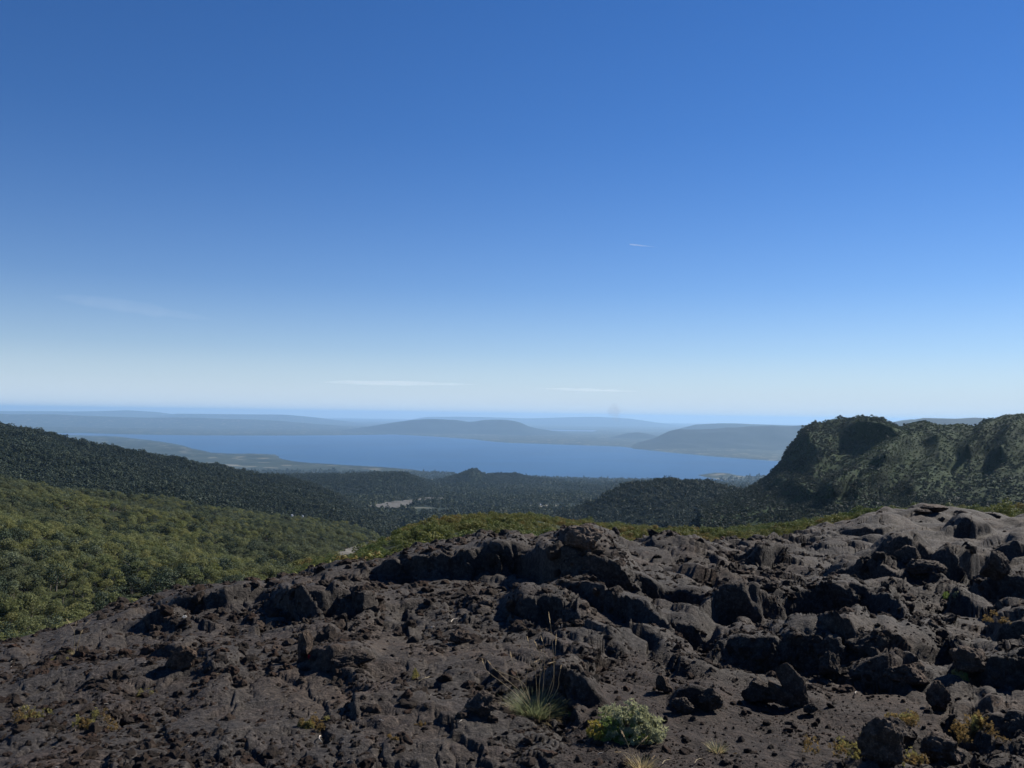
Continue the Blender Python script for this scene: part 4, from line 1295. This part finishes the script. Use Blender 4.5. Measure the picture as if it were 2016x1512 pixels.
# ------------------------------------------------------------------ plants on the lava
M['blade_green'] = plain_material('green_blades', (0.17, 0.19, 0.095), 0.6, 0.35, 40, thin=0.45)
M['blade_dry'] = plain_material('dry_blades', (0.42, 0.33, 0.17), 0.65, 0.3, 40, thin=0.45)
M['straw'] = plain_material('straw', (0.46, 0.38, 0.24), 0.65, 0.2, 60, thin=0.45)
M['husk'] = plain_material('seed_husk', (0.58, 0.46, 0.29), 0.7, 0.25, 200, thin=0.45)
M['silver_leaf'] = plain_material('silver_leaf', (0.300, 0.307, 0.170), 0.55, 0.30, 22, thin=0.45)
M['green_leaf'] = plain_material('green_leaf', (0.13, 0.18, 0.045), 0.55, 0.3, 30, thin=0.45)
M['gold_leaf'] = plain_material('gold_leaf', (0.33, 0.26, 0.05), 0.55, 0.3, 40, thin=0.45)
M['rust_leaf'] = plain_material('rust_leaf', (0.20, 0.135, 0.05), 0.65, 0.45, 25, thin=0.45)
M['moss_leaf'] = plain_material('moss_leaf', (0.24, 0.21, 0.07), 0.65, 0.4, 25, thin=0.45)
M['wood'] = plain_material('dead_wood', (0.48, 0.42, 0.34), 0.8, 0.2, 60)
M['red'] = plain_material('red_petal', (0.38, 0.02, 0.03), 0.5, 0.2, 60, thin=0.45)
M['white'] = plain_material('white_petal', (0.8, 0.78, 0.72), 0.6, 0.1, 60, thin=0.45)


def blades(g, n, base_r, length, spread, width, up=1.0, segs=4, droop=0.9):
    V, Fc = [], []
    for k in range(n):
        a = g.uniform(0, 6.283); d = base_r * math.sqrt(g.random())
        p = np.array([math.cos(a) * d, math.sin(a) * d, -0.01])
        a2 = a + g.normal(0, 0.5)
        out = spread * (0.25 + 0.75 * d / base_r) * g.uniform(0.4, 1.3)
        v = np.array([math.cos(a2) * out, math.sin(a2) * out, up]); v /= np.linalg.norm(v)
        L_ = length * g.uniform(0.55, 1.25)
        side = np.array([-math.sin(a2 + g.normal(0, 0.8)), math.cos(a2 + g.normal(0, 0.8)), 0.0])
        w_ = width * g.uniform(0.6, 1.2)
        b0 = len(V)
        for q in range(segs + 1):
            t_ = q / segs
            ww = w_ * (1 - t_) ** 0.7 * 0.5 + 0.0003
            V.append(p - side * ww); V.append(p + side * ww)
            v = v + np.array([math.cos(a2) * 0.10, math.sin(a2) * 0.10, -droop * 0.22 * t_ * g.uniform(0.3, 1.3)]); v /= np.linalg.norm(v)
            p = p + v * L_ / segs
        for q in range(segs):
            i0 = b0 + 2 * q
            Fc.append((i0, i0 + 1, i0 + 3, i0 + 2))
    return np.array(V), np.array(Fc)


def stalk(parent, pts, head_len, head_w, seed, r0=0.0013, bristle=26):
    """a dry flower stalk with its seed head; pts local"""
    g = np.random.default_rng(seed)
    pts = [Vector(p) for p in pts]
    n = len(pts)
    fine = []
    for k in range(n - 1):
        for q in range(6):
            t_ = q / 6
            p0, p1, p2, p3 = pts[max(k - 1, 0)], pts[k], pts[k + 1], pts[min(k + 2, n - 1)]
            fine.append(0.5 * ((2 * p1) + (p2 - p0) * t_ + (2 * p0 - 5 * p1 + 4 * p2 - p3) * t_ ** 2 + (3 * p1 - p0 - 3 * p2 + p3) * t_ ** 3))
    fine.append(pts[-1])
    V, Fc = tube(fine, [r0 * (1 - 0.5 * k / len(fine)) for k in range(len(fine))], 5)
    st = obj('stalk', mesh_np('stalk', V, np.array(Fc), True), M['straw'], parent)
    d = (fine[-1] - fine[-4]).normalized()
    if head_len <= 0: return st
    hv, hf = [], []
    tip = fine[-1]
    for k in range(bristle * 2):
        t_ = k / (bristle * 2)
        c = tip + d * head_len * (t_ - 0.15)
        an = g.uniform(0, 6.283)
        a = d.orthogonal().normalized(); b = d.cross(a)
        o_ = a * math.cos(an) + b * math.sin(an)
        w_ = head_w * math.sin(math.pi * min(1, 0.12 + 0.88 * t_)) ** 0.6
        e = c + o_ * w_ * g.uniform(0.5, 1.1) + d * head_len * 0.16
        sd = d.cross(o_) * head_w * 0.30
        i0 = len(hv)
        hv += [tuple(c), tuple((c + e) / 2 + sd), tuple(e), tuple((c + e) / 2 - sd)]
        hf.append((i0, i0 + 1, i0 + 2, i0 + 3))
    obj('seed_head', mesh_np('seed_head', hv, np.array(hf), False), M['husk'], st)
    return st


def loc(g, px, row, dy=0.0):
    """photo pixel -> point relative to a plant's foot g, dy metres deeper"""
    return Vector(wpos(px, row, g.y + dy)) - g


_g = np.random.default_rng(5)
# the big tuft with its dry flower stalks
G = ground_at(1056, 1408)
k = G.y / F
t = thing('grass_tuft', 'big grass tuft with grey-green blades and long dry flower stalks', 'grass tuft', G)
V, Fq = blades(_g, 1000, 34 * k, 52 * k, 1.1, 0.0026, 1.0)
obj('green_blades', mesh_np('green_blades', V, Fq, False), M['blade_green'], t)
V, Fq = blades(_g, 480, 38 * k, 48 * k, 1.9, 0.0026, 0.7, 4, 1.3)
obj('dry_blades', mesh_np('dry_blades', V, Fq, False), M['blade_dry'], t)
for q, (pp, hl, dy) in enumerate([
        ([(1089, 1350), (1090, 1310), (1088, 1270), (1085, 1240), (1083, 1225)], 0.062, 0.02),
        ([(1056, 1345), (1053, 1315), (1046, 1285), (1040, 1262)], 0.030, 0.0),
        ([(1062, 1345), (1064, 1310), (1062, 1285), (1057, 1272)], 0.040, 0.03),
        ([(1070, 1345), (1072, 1300), (1071, 1275), (1068, 1262)], 0.032, 0.05),
        ([(1062, 1348), (1066, 1325), (1072, 1310), (1080, 1306)], 0.040, -0.02),
        ([(1036, 1355), (1038, 1325), (1044, 1310), (1052, 1304)], 0.036, 0.03),
        ([(1020, 1370), (990, 1345), (960, 1322), (952, 1306)], 0.030, -0.03),
        ([(1028, 1365), (1000, 1340), (975, 1318), (966, 1308)], 0.030, 0.0),
        ([(1034, 1350), (1015, 1335), (985, 1323), (968, 1314)], 0.0, 0.03),
        ([(1024, 1342), (1016, 1320), (1010, 1305), (1007, 1294)], 0.036, 0.06),
        ([(1084, 1350), (1090, 1330), (1092, 1300), (1094, 1268)], 0.060, 0.06),
        ([(1098, 1355), (1100, 1335), (1103, 1322), (1104, 1316)], 0.022, 0.03),
        ([(1082, 1385), (1082, 1410), (1079, 1430), (1076, 1444)], 0.0, -0.22),
        ([(1004, 1265 + 20), (998, 1278), (994, 1270)], 0.026, 0.08)][:13]):
    stalk(t, [(G * 0 + loc(G, 1060 + (pp[0][0] - 1060) * 0.4, 1395, dy * 0.3))] + [loc(G, a, b, dy) for a, b in pp], hl, 0.0048, 500 + q)


def tuft(px, row, wpx, hpx, label, n=140, dry=0.6, seed=1, stalks=(), group=None):
    g = ground_at(px, row)
    k = g.y / F
    gg = np.random.default_rng(seed)
    t = thing('grass_tuft', label, 'grass tuft', g, group)
    nd = int(n * dry)
    V, Fq = blades(gg, nd, wpx * 0.22 * k, hpx * k, 1.2, 0.0026, 1.0)
    obj('dry_blades', mesh_np('dry_blades', V, Fq, False), M['blade_dry'], t)
    if n - nd > 0:
        V, Fq = blades(gg, n - nd, wpx * 0.2 * k, hpx * 0.9 * k, 1.0, 0.0026, 1.0)
        obj('green_blades', mesh_np('green_blades', V, Fq, False), M['blade_green'], t)
    for q, (pp, hl) in enumerate(stalks):
        stalk(t, [loc(g, a, b) for a, b in pp], hl, 0.005, seed * 10 + q)
    return t


tuft(1262, 1515, 60, 36, 'dry straw tuft cut by the bottom edge with forked pale stalks', 200, 0.85, 21,
     [([(1246, 1512), (1242, 1485), (1236, 1465), (1229, 1450)], 0.035), ([(1246, 1490), (1232, 1482), (1222, 1481)], 0.03), ([(1246, 1480), (1256, 1468), (1264, 1460)], 0.04), ([(1275, 1512), (1280, 1500), (1284, 1494)], 0.02)])
tuft(1412, 1480, 46, 28, 'small yellow-green grass tuft alone on the dark gravel', 120, 0.55, 22)
tuft(148, 1288, 22, 16, 'sparse tuft with tall pale flower stalks on the lava rim', 36, 0.9, 23,
     [([(146, 1286), (147, 1262), (146, 1244), (137, 1228)], 0.045), ([(152, 1286), (153, 1268), (158, 1252), (160, 1247)], 0.035), ([(150, 1286), (156, 1260), (160, 1240), (168, 1230)], 0.055), ([(147, 1270), (147, 1240), (149, 1229)], 0.025)])
tuft(1010, 1400, 30, 16, 'flattened straw tuft at the foot of the big grass tuft', 60, 0.9, 24)
tuft(1098, 1412, 44, 20, 'straw clump spilling down right of the big grass tuft', 90, 0.95, 25)


def rosette_dome(g, n, rx, ry, rz, leaf, per=7, low=0.0):
    """a cushion of leaf rosettes over a dome"""
    V, Fc = [], []
    for k in range(n):
        d = g.normal(size=3); d[2] = abs(d[2]) - low; d /= np.linalg.norm(d)
        lump = 0.82 + 0.30 * float(noise(np.array([d[0] * 2.6 + 5]), np.array([d[1] * 2.6 + d[2] * 2]), None, 77)[0])
        c = d * np.array([rx, ry, rz]) * lump * g.uniform(0.86, 1.04)
        nrm = d * np.array([1 / rx, 1 / ry, 1 / rz]); nrm = nrm / np.linalg.norm(nrm) + 0.35 * g.normal(size=3); nrm /= np.linalg.norm(nrm)
        a = np.cross(nrm, g.normal(size=3)); a /= np.linalg.norm(a); b = np.cross(nrm, a)
        for q in range(per):
            an = 6.283 * q / per + g.uniform(-.3, .3)
            o_ = a * math.cos(an) + b * math.sin(an)
            up = g.uniform(0.35, 1.1)
            tip = c + (o_ + nrm * up) * leaf * g.uniform(0.7, 1.2)
            sd = np.cross(nrm, o_) * leaf * 0.24
            mid = c + (o_ * 0.55 + nrm * up * 0.35) * leaf
            i0 = len(V)
            V += [c, mid + sd, tip, mid - sd]
            Fc.append((i0, i0 + 1, i0 + 2, i0 + 3))
    return np.array(V), np.array(Fc)


def stems(g, n, rx, ry, rz, r0=0.0016):
    V, Fc = [], []
    for k in range(n):
        d = g.normal(size=3); d[2] = abs(d[2]) * 0.8 + 0.1; d /= np.linalg.norm(d)
        e = d * np.array([rx, ry, rz]) * 0.9
        tube([(e[0] * .1, e[1] * .1, -0.02), tuple(e * 0.5 + g.normal(0, .006, 3)), tuple(e)], [r0, r0 * 0.8, r0 * 0.4], 4, V, Fc)
    return np.array(V), np.array(Fc)


# the leafy cushion shrub
G = ground_at(1244, 1462)
k = G.y / F
t = thing('cushion_shrub', 'low cushion shrub of silvery grey-green leaves with a yellow side', 'shrub', G + Vector((0, 0.10, 0)))
V, Fq = rosette_dome(_g, 900, 78 * k, 66 * k, 64 * k, 0.0150, 8, 0.12)
V[:, 0] += 0.012
obj('foliage', mesh_np('foliage', V, Fq, False), M['silver_leaf'], t)
V, Fq = rosette_dome(_g, 240, 62 * k, 52 * k, 50 * k, 0.0140, 7, 0.1)
obj('green_foliage', mesh_np('green_foliage', V + np.array([-14 * k, -12 * k, -3 * k]), Fq, False), M['green_leaf'], t)
V, Fq = rosette_dome(_g, 90, 30 * k, 34 * k, 36 * k, 0.0125, 7, 0.1)
obj('green_foliage', mesh_np('green_foliage', V + np.array([-48 * k, -20 * k, 6 * k]), Fq, False), M['green_leaf'], t)
V, Fq = rosette_dome(_g, 70, 20 * k, 24 * k, 30 * k, 0.0120, 7, 0.1)
o = obj('yellow_foliage', mesh_np('yellow_foliage', V + np.array([-68 * k, -22 * k, 8 * k]), Fq, False), M['gold_leaf'], t)
o['label'] = 'golden yellow leaves on the low outer side'
V, Fq = stems(_g, 46, 62 * k, 54 * k, 66 * k)
obj('stems', mesh_np('stems', V, Fq, True), M['bark'], t)


def low_plant(px, row, wpx, hpx, mat, label, seed, n=90, leaf=0.009, mat2=None, group=None, cat='plant'):
    g = ground_at(px, row)
    k = g.y / F
    n = int(n * 1.5); leaf = leaf * 1.25; hpx = hpx * 0.85
    gg = np.random.default_rng(seed)
    t = thing('low_plant', label, cat, g + Vector((0, wpx * 0.3 * k, 0)), group)
    Vs, Fs, off = [], [], 0
    r = random.Random(seed)
    nc = max(5, int(wpx / 8))
    for c in range(nc):
        V, Fq = rosette_dome(gg, max(8, n // nc), wpx * k * r.uniform(0.09, 0.17), wpx * k * 0.14, hpx * k * r.uniform(0.3, 0.75), leaf, 6, 0.0)
        V = V + np.array([wpx * k * r.gauss(0, 0.26), wpx * k * r.gauss(0, 0.24), -0.006])
        Vs.append(V); Fs.append(Fq + off); off += len(V)
    h2 = len(Vs) // 2 if mat2 else 0
    if mat2:
        offs = sum(len(v) for v in Vs[:h2])
        obj('foliage', mesh_np('foliage', np.concatenate(Vs[h2:]), np.concatenate(Fs[h2:]) - offs, False), M[mat2], t)
        Vs, Fs = Vs[:h2], Fs[:h2]
    obj('foliage', mesh_np('foliage', np.concatenate(Vs), np.concatenate(Fs), False), M[mat], t)
    V, Fq = stems(gg, 18, wpx * 0.4 * k, wpx * 0.3 * k, hpx * 0.6 * k, 0.0011)
    obj('stems', mesh_np('stems', V, Fq, True), M['bark'], t)
    return t


low_plant(610, 1436, 70, 40, 'rust_leaf', 'ochre low plant on open ground left of centre at the bottom', 601, 150, 0.009, 'moss_leaf')
low_plant(40, 1424, 84, 46, 'rust_leaf', 'ochre patch of low plants touching the left edge', 602, 150, 0.008, 'moss_leaf')
low_plant(160, 1436, 74, 50, 'moss_leaf', 'olive-brown low plant second in from the left edge', 603, 150, 0.008, 'rust_leaf')
low_plant(818, 1334, 30, 26, 'moss_leaf', 'small yellow-green sprig left of the dry fallen twig', 604, 50, 0.008)
low_plant(834, 1428, 24, 18, 'rust_leaf', 'small ochre sprig on bare ground between the ochre plant and the grass tuft', 605, 36, 0.007)
low_plant(780, 1456, 28, 18, 'rust_leaf', 'tiny ochre clump near the bottom edge left of centre', 606, 40, 0.007)
low_plant(1704, 1492, 110, 66, 'rust_leaf', 'broad rusty plant left of the largest dark rock at the bottom', 607, 240, 0.010, 'moss_leaf')
low_plant(1806, 1430, 90, 40, 'rust_leaf', 'rusty low plants on the gravel below the upright grey rock', 608, 170, 0.009, 'moss_leaf')
low_plant(1946, 1470, 90, 70, 'rust_leaf', 'thick rusty orange plant below the dark ledge at the right', 609, 240, 0.010, 'rust_leaf')
low_plant(1926, 1432, 50, 50, 'moss_leaf', 'upright mustard plant just above the thick rusty orange one', 610, 110, 0.010, 'rust_leaf')
low_plant(1800, 1510, 70, 34, 'moss_leaf', 'pale mossy plant between the dark rocks at the bottom edge', 611, 110, 0.009, 'rust_leaf')
low_plant(1978, 1226, 70, 22, 'rust_leaf', 'rusty fringe on the ledge at the right edge', 612, 110, 0.009)
low_plant(1884, 1176, 32, 22, 'silver_leaf', 'pale green plant in the dark gap between ledges', 613, 60, 0.010, 'green_leaf')
low_plant(1898, 1344, 50, 44, 'green_leaf', 'bright green leafy sprig in a crack at the right', 614, 90, 0.011, 'moss_leaf')
low_plant(1860, 1470, 60, 26, 'moss_leaf', 'mossy patch behind the right rock of the bottom group', 615, 90, 0.008, 'rust_leaf')
low_plant(1110, 1408, 40, 18, 'green_leaf', 'little green sprig right of the big grass tuft', 616, 50, 0.008)
low_plant(600, 1302, 26, 12, 'green_leaf', 'flat green leaves under the red flower', 617, 34, 0.010)
low_plant(278, 1370, 44, 20, 'moss_leaf', 'small mossy clump on the left slope of the lava', 618, 60, 0.007)
low_plant(110, 1300, 40, 14, 'moss_leaf', 'mossy tuft below the tall pale stalks on the rim', 619, 50, 0.007)


def twig(px0, row0, px1, row1, label, r0=0.0035, seed=1, bend=0.2, mat='wood'):
    a, b = ground_at(px0, row0), ground_at(px1, row1)
    r = random.Random(seed)
    d = b - a
    if d.length > 0.6: b = a + d * (0.25 / d.length); d = b - a
    up = Vector((0, 0, 0.012))
    sd = d.cross(Vector((0, 0, 1))).normalized() * d.length * bend * r.uniform(-1, 1)
    V, Fc = tube([up, d * 0.3 + up * 1.6 + sd * 0.6, d * 0.65 + up * 1.4 + sd, d + up], [r0, r0 * 0.9, r0 * 0.8, r0 * 0.3], 6)
    tube([d * 0.5 + up * 1.5 + sd * 0.9, d * 0.62 + up * 2.2 - sd * 0.5], [r0 * 0.6, r0 * 0.2], 5, V, Fc)
    o = obj('twig', mesh_np('twig', V, np.array(Fc), True), M[mat], None, a)
    return tag(o, label, 'twig')


twig(888, 1226, 902, 1221, 'short pale bent twig on the rock above the grass tuft', 0.0045, 1)
twig(825, 1346, 847, 1335, 'dry brown twig lying beside the small yellow-green sprig', 0.0028, 2, 0.1, 'straw')
twig(1303, 1510, 1321, 1500, 'dry stem lying right of the dry straw tuft', 0.0025, 3, 0.1, 'straw')
twig(1368, 1508, 1383, 1498, 'dry stem lying below the small yellow-green grass tuft', 0.0025, 4, 0.1, 'straw')
twig(848, 1238, 856, 1236, 'tiny pale wood chip left of the pale bent twig', 0.0045, 5)
twig(630, 1455, 634, 1464, 'pale twig just below the ochre low plant', 0.004, 6)
twig(1684, 1370, 1688, 1366, 'pale curl of wood on the gravel near the back ledge', 0.004, 7)


def flower(px, row, mat, label, size, seed, heads=1):
    g = ground_at(px, row)
    gg = np.random.default_rng(seed)
    t = thing('flower', label, 'flower', g)
    for h in range(heads):
        c = np.array([gg.normal(0, size * 1.2), gg.normal(0, size), size * gg.uniform(1.6, 2.6)])
        V, Fc = tube([(c[0] * .3, c[1] * .3, -0.01), tuple(c)], [0.0012, 0.0009], 4)
        st = obj('stem', mesh_np('stem', V, np.array(Fc), True), M['green_leaf'], t)
        V, Fq = rosette_dome(gg, 5, size * .3, size * .3, size * .3, size, 6)
        obj('petals', mesh_np('petals', V + c, Fq, False), M[mat], st)
    return t


flower(610, 1300, 'red', 'small bright red flower in front of the pointed slab', 0.010, 700, 3)
flower(364, 1219, 'white', 'two tiny white flowers beside the dark hollow on the left', 0.012, 701, 2)

# pale dry bits strewn over the ground
lp = []
for q in range(4):
    r = random.Random(900 + q)
    V, Fc = tube([(-1, 0, 0), (-0.3, r.uniform(-.25, .25), 0.12), (0.4, r.uniform(-.25, .25), 0.1), (1, r.uniform(-.3, .3), 0.02)], [0.10, 0.13, 0.11, 0.03], 5)
    lp.append(proto('dry_bit_%d' % q, mesh_np('dry_bit', V, np.array(Fc), True, [M['wood'] if q < 2 else M['straw']])))
LITTER = proto_collection('dry_bits', lp)
Q = sample_lava(0.16, (_y < 8) * (0.25 + 0.75 * _clump) * (_y > 2), 2, 3)
n = len(Q)
Q[:, 2] += 0.004
scatter_object('litter', Q, np.stack([rng.normal(0, .25, n), rng.normal(0, .25, n), rng.uniform(0, 6.28, n)], 1), 0.006 * np.exp(0.5 * rng.normal(size=n)).clip(0.5, 2.6), rng.integers(0, 4, n), LITTER)

# bushes breaking the lava skyline on the far right
BUSHM = [plant_proto('bush_%d' % q, 'shrub', 900, 0.085, M['scrub'], 820 + q, False).data for q in range(3)]
for q, (px, row, wpx, hpx, Y, lab) in enumerate([
        (1990, 1024, 90, 40, 31, 'bright yellow-green bush behind the lava at the right edge'),
        (1948, 1030, 46, 20, 30, 'low yellow-green bush left of the bright bush at the right edge'),
        (1888, 1014, 34, 18, 31, 'small pale bush at the end of the lava skyline'),
        (1606, 1044, 22, 12, 27, 'small orange-tinged bush where the lava skyline starts to rise')]):
    p = Vector(wpos(px, row, Y))
    o = obj('bush', BUSHM[q % 3], None, None, p)
    s_ = wpx * Y / F / 1.5
    o.scale = (s_, s_, hpx * Y / F / 0.8)
    o.rotation_euler = (0, 0, q * 1.3)
    tag(o, lab, 'bush')

# ------------------------------------------------------------------ small buildings in the woods
M['plank'] = plain_material('wall_planks', (0.55, 0.50, 0.42), 0.8, 0.1, 1)
M['whitewall'] = plain_material('white_wall', (0.55, 0.55, 0.53), 0.7, 0.05, 1)
M['teal'] = plain_material('teal_roof', (0.10, 0.42, 0.44), 0.5, 0.1, 1)
M['tin'] = plain_material('tin_roof', (0.75, 0.76, 0.78), 0.45, 0.1, 1)
M['pane'] = plain_material('window_glass', (0.03, 0.04, 0.05), 0.15, 0.05, 1)


def cuboid(x0, x1, y0, y1, z0, z1):
    V = [(x, y, z) for z in (z0, z1) for y in (y0, y1) for x in (x0, x1)]
    return V, [(0, 2, 3, 1), (4, 5, 7, 6), (0, 1, 5, 4), (1, 3, 7, 5), (3, 2, 6, 7), (2, 0, 4, 6)]


def house(name, px, row, Y, wd, roofm, wallm, label):
    t = thing(name, label, name, tuple(wpos(px, row, Y)))
    h_ = wd * 0.36
    V, Fc = cuboid(-wd / 2, wd / 2, -wd * .35, wd * .35, -1.0, h_)
    obj('wall', mesh_np('wall', V, np.array(Fc), False), M[wallm], t)
    e, ov = wd * 0.42, wd * 0.56
    V = [(-ov, -e, h_ - .1), (ov, -e, h_ - .1), (ov, 0, h_ + wd * .24), (-ov, 0, h_ + wd * .24), (-ov, e, h_ - .1), (ov, e, h_ - .1),
         (-ov, -e, h_ - .35), (ov, -e, h_ - .35), (-ov, e, h_ - .35), (ov, e, h_ - .35)]
    Fc = [(0, 1, 2, 3), (3, 2, 5, 4), (0, 6, 7, 1), (4, 5, 9, 8), (6, 8, 9, 7)]
    me = bpy.data.meshes.new('roof'); me.from_pydata(V, [], Fc + [(0, 3, 4, 8, 6), (1, 7, 9, 5, 2)])
    obj('roof', me, M[roofm], t)
    for sx in (-0.25, 0.25):
        V, Fc = cuboid(sx * wd - wd * .07, sx * wd + wd * .07, -wd * .35 - .06, -wd * .35 - .003, h_ * .35, h_ * .75)
        obj('window', mesh_np('window', V, np.array(Fc), False), M['pane'], t)
    return t


house('house', 881, 1034, 2150, 12.0, 'teal', 'plank', 'tiny house with a turquoise roof in the dark valley forest')
house('house', 1066, 995, 3150, 9.0, 'tin', 'whitewall', 'tiny white house alone in the valley forest below the cone hill')
house('hut', 575, 1015, 935, 1.8, 'tin', 'whitewall', 'larger of two white huts on the brow of the wooded slope')
house('hut', 596, 1016.5, 945, 1.4, 'tin', 'whitewall', 'smaller of two white huts on the brow of the wooded slope')

# ------------------------------------------------------------------ the air
def box_mesh(name, x0, x1, y0, y1, z0, z1):
    V = [(x, y, z) for z in (z0, z1) for y in (y0, y1) for x in (x0, x1)]
    me = bpy.data.meshes.new(name)
    me.from_pydata(V, [], [(0, 2, 3, 1), (4, 5, 7, 6), (0, 1, 5, 4), (1, 3, 7, 5), (3, 2, 6, 7), (2, 0, 4, 6)])
    return me


def volume_mat(name, col, dens, aniso=0.0):
    m = bpy.data.materials.new(name)
    m.use_nodes = True
    t = m.node_tree
    t.nodes.remove(t.nodes['Principled BSDF'])
    v = t.nodes.new('ShaderNodeVolumePrincipled')
    v.inputs['Color'].default_value = (*col, 1)
    v.inputs['Density'].default_value = dens
    v.inputs['Anisotropy'].default_value = aniso
    t.links.new(v.outputs[0], t.nodes['Material Output'].inputs['Volume'])
    return m




def puff(name, px0, row0, px1, row1, hpx, dpth, Y, col, dens, seed, label, cat, taper=0.5, rough=0.25):
    """a thin volume of vapour along a line seen in the photo; its density is even and its edge ragged"""
    a, b = Vector(wpos(px0, row0, Y)), Vector(wpos(px1, row1, Y))
    L_ = (b - a).length
    U, W = 64, 16
    g = np.linspace(0.001, 0.999, U)
    prof = np.sin(np.pi * g ** taper) ** 0.8
    an = np.linspace(0, 2 * np.pi, W, endpoint=False)
    GG, AN = np.meshgrid(g, an, indexing='ij')
    rr = prof[:, None] * (1 + rough * noise(GG * 9 + seed, np.cos(AN) * 1.2, np.sin(AN) * 1.2, seed))
    h_ = hpx * Y / F * 0.5
    X = GG * L_
    P = np.stack([X, np.cos(AN) * rr * dpth * 0.5, np.sin(AN) * rr * h_], -1)
    i = np.arange(U * W).reshape(U, W); j = np.roll(i, -1, 1)
    Fq = np.stack([i[:-1], j[:-1], j[1:], i[1:]], -1).reshape(-1, 4)
    me = mesh_np(name, P.reshape(-1, 3), Fq)
    bm = bmesh.new(); bm.from_mesh(me)
    bmesh.ops.holes_fill(bm, edges=[e for e in bm.edges if e.is_boundary], sides=0)
    bmesh.ops.recalc_face_normals(bm, faces=bm.faces)
    bm.to_mesh(me); bm.free()
    o = obj(name, me, volume_mat(name + '_vapour', col, dens), None, a)
    d = (b - a).normalized()
    o.rotation_euler = (0, -math.atan2(d.z, math.hypot(d.x, d.y)), math.atan2(d.y, d.x))
    return tag(o, label, cat)


puff('cloud', 630, 752, 950, 757, 9, 9000, 150000, (1, 1, 1), 3.6e-5, 1, 'long thin white cloud streak low over the lake, left of two', 'cloud', 0.8, 0.5)
puff('cloud', 1050, 764, 1265, 771, 5, 8000, 150000, (1, 1, 1), 4e-5, 2, 'shorter fainter white cloud streak low over the lake, right of two', 'cloud', 1.0, 0.5)
puff('cloud', 100, 582, 430, 630, 26, 5000, 140000, (1, 1, 1), 1.1e-5, 3, 'faint broad wisp of high cloud in the left sky', 'cloud', 0.8, 0.5)
puff('contrail', 1239, 481, 1296, 487, 3.2, 80, 60000, (1, 1, 1), 4.5e-3, 4, 'short white contrail alone in the blue sky', 'contrail', 0.35, 0.2)
sm = puff('smoke', 1216, 836, 1207, 793, 24, 200, 13500, (0.45, 0.46, 0.50), 1.5e-3, 5, 'faint grey smoke plume rising above the horizon over the lake', 'smoke', 1.5, 0.9)
hz = obj('haze', box_mesh('haze', -130000, 130000, -3000, 135000, -840, HAZE_TOP), volume_mat('haze_air', HAZE_COLOR, HAZE_DENSITY, 0.2))
tag(hz, None, None, None, 'stuff')
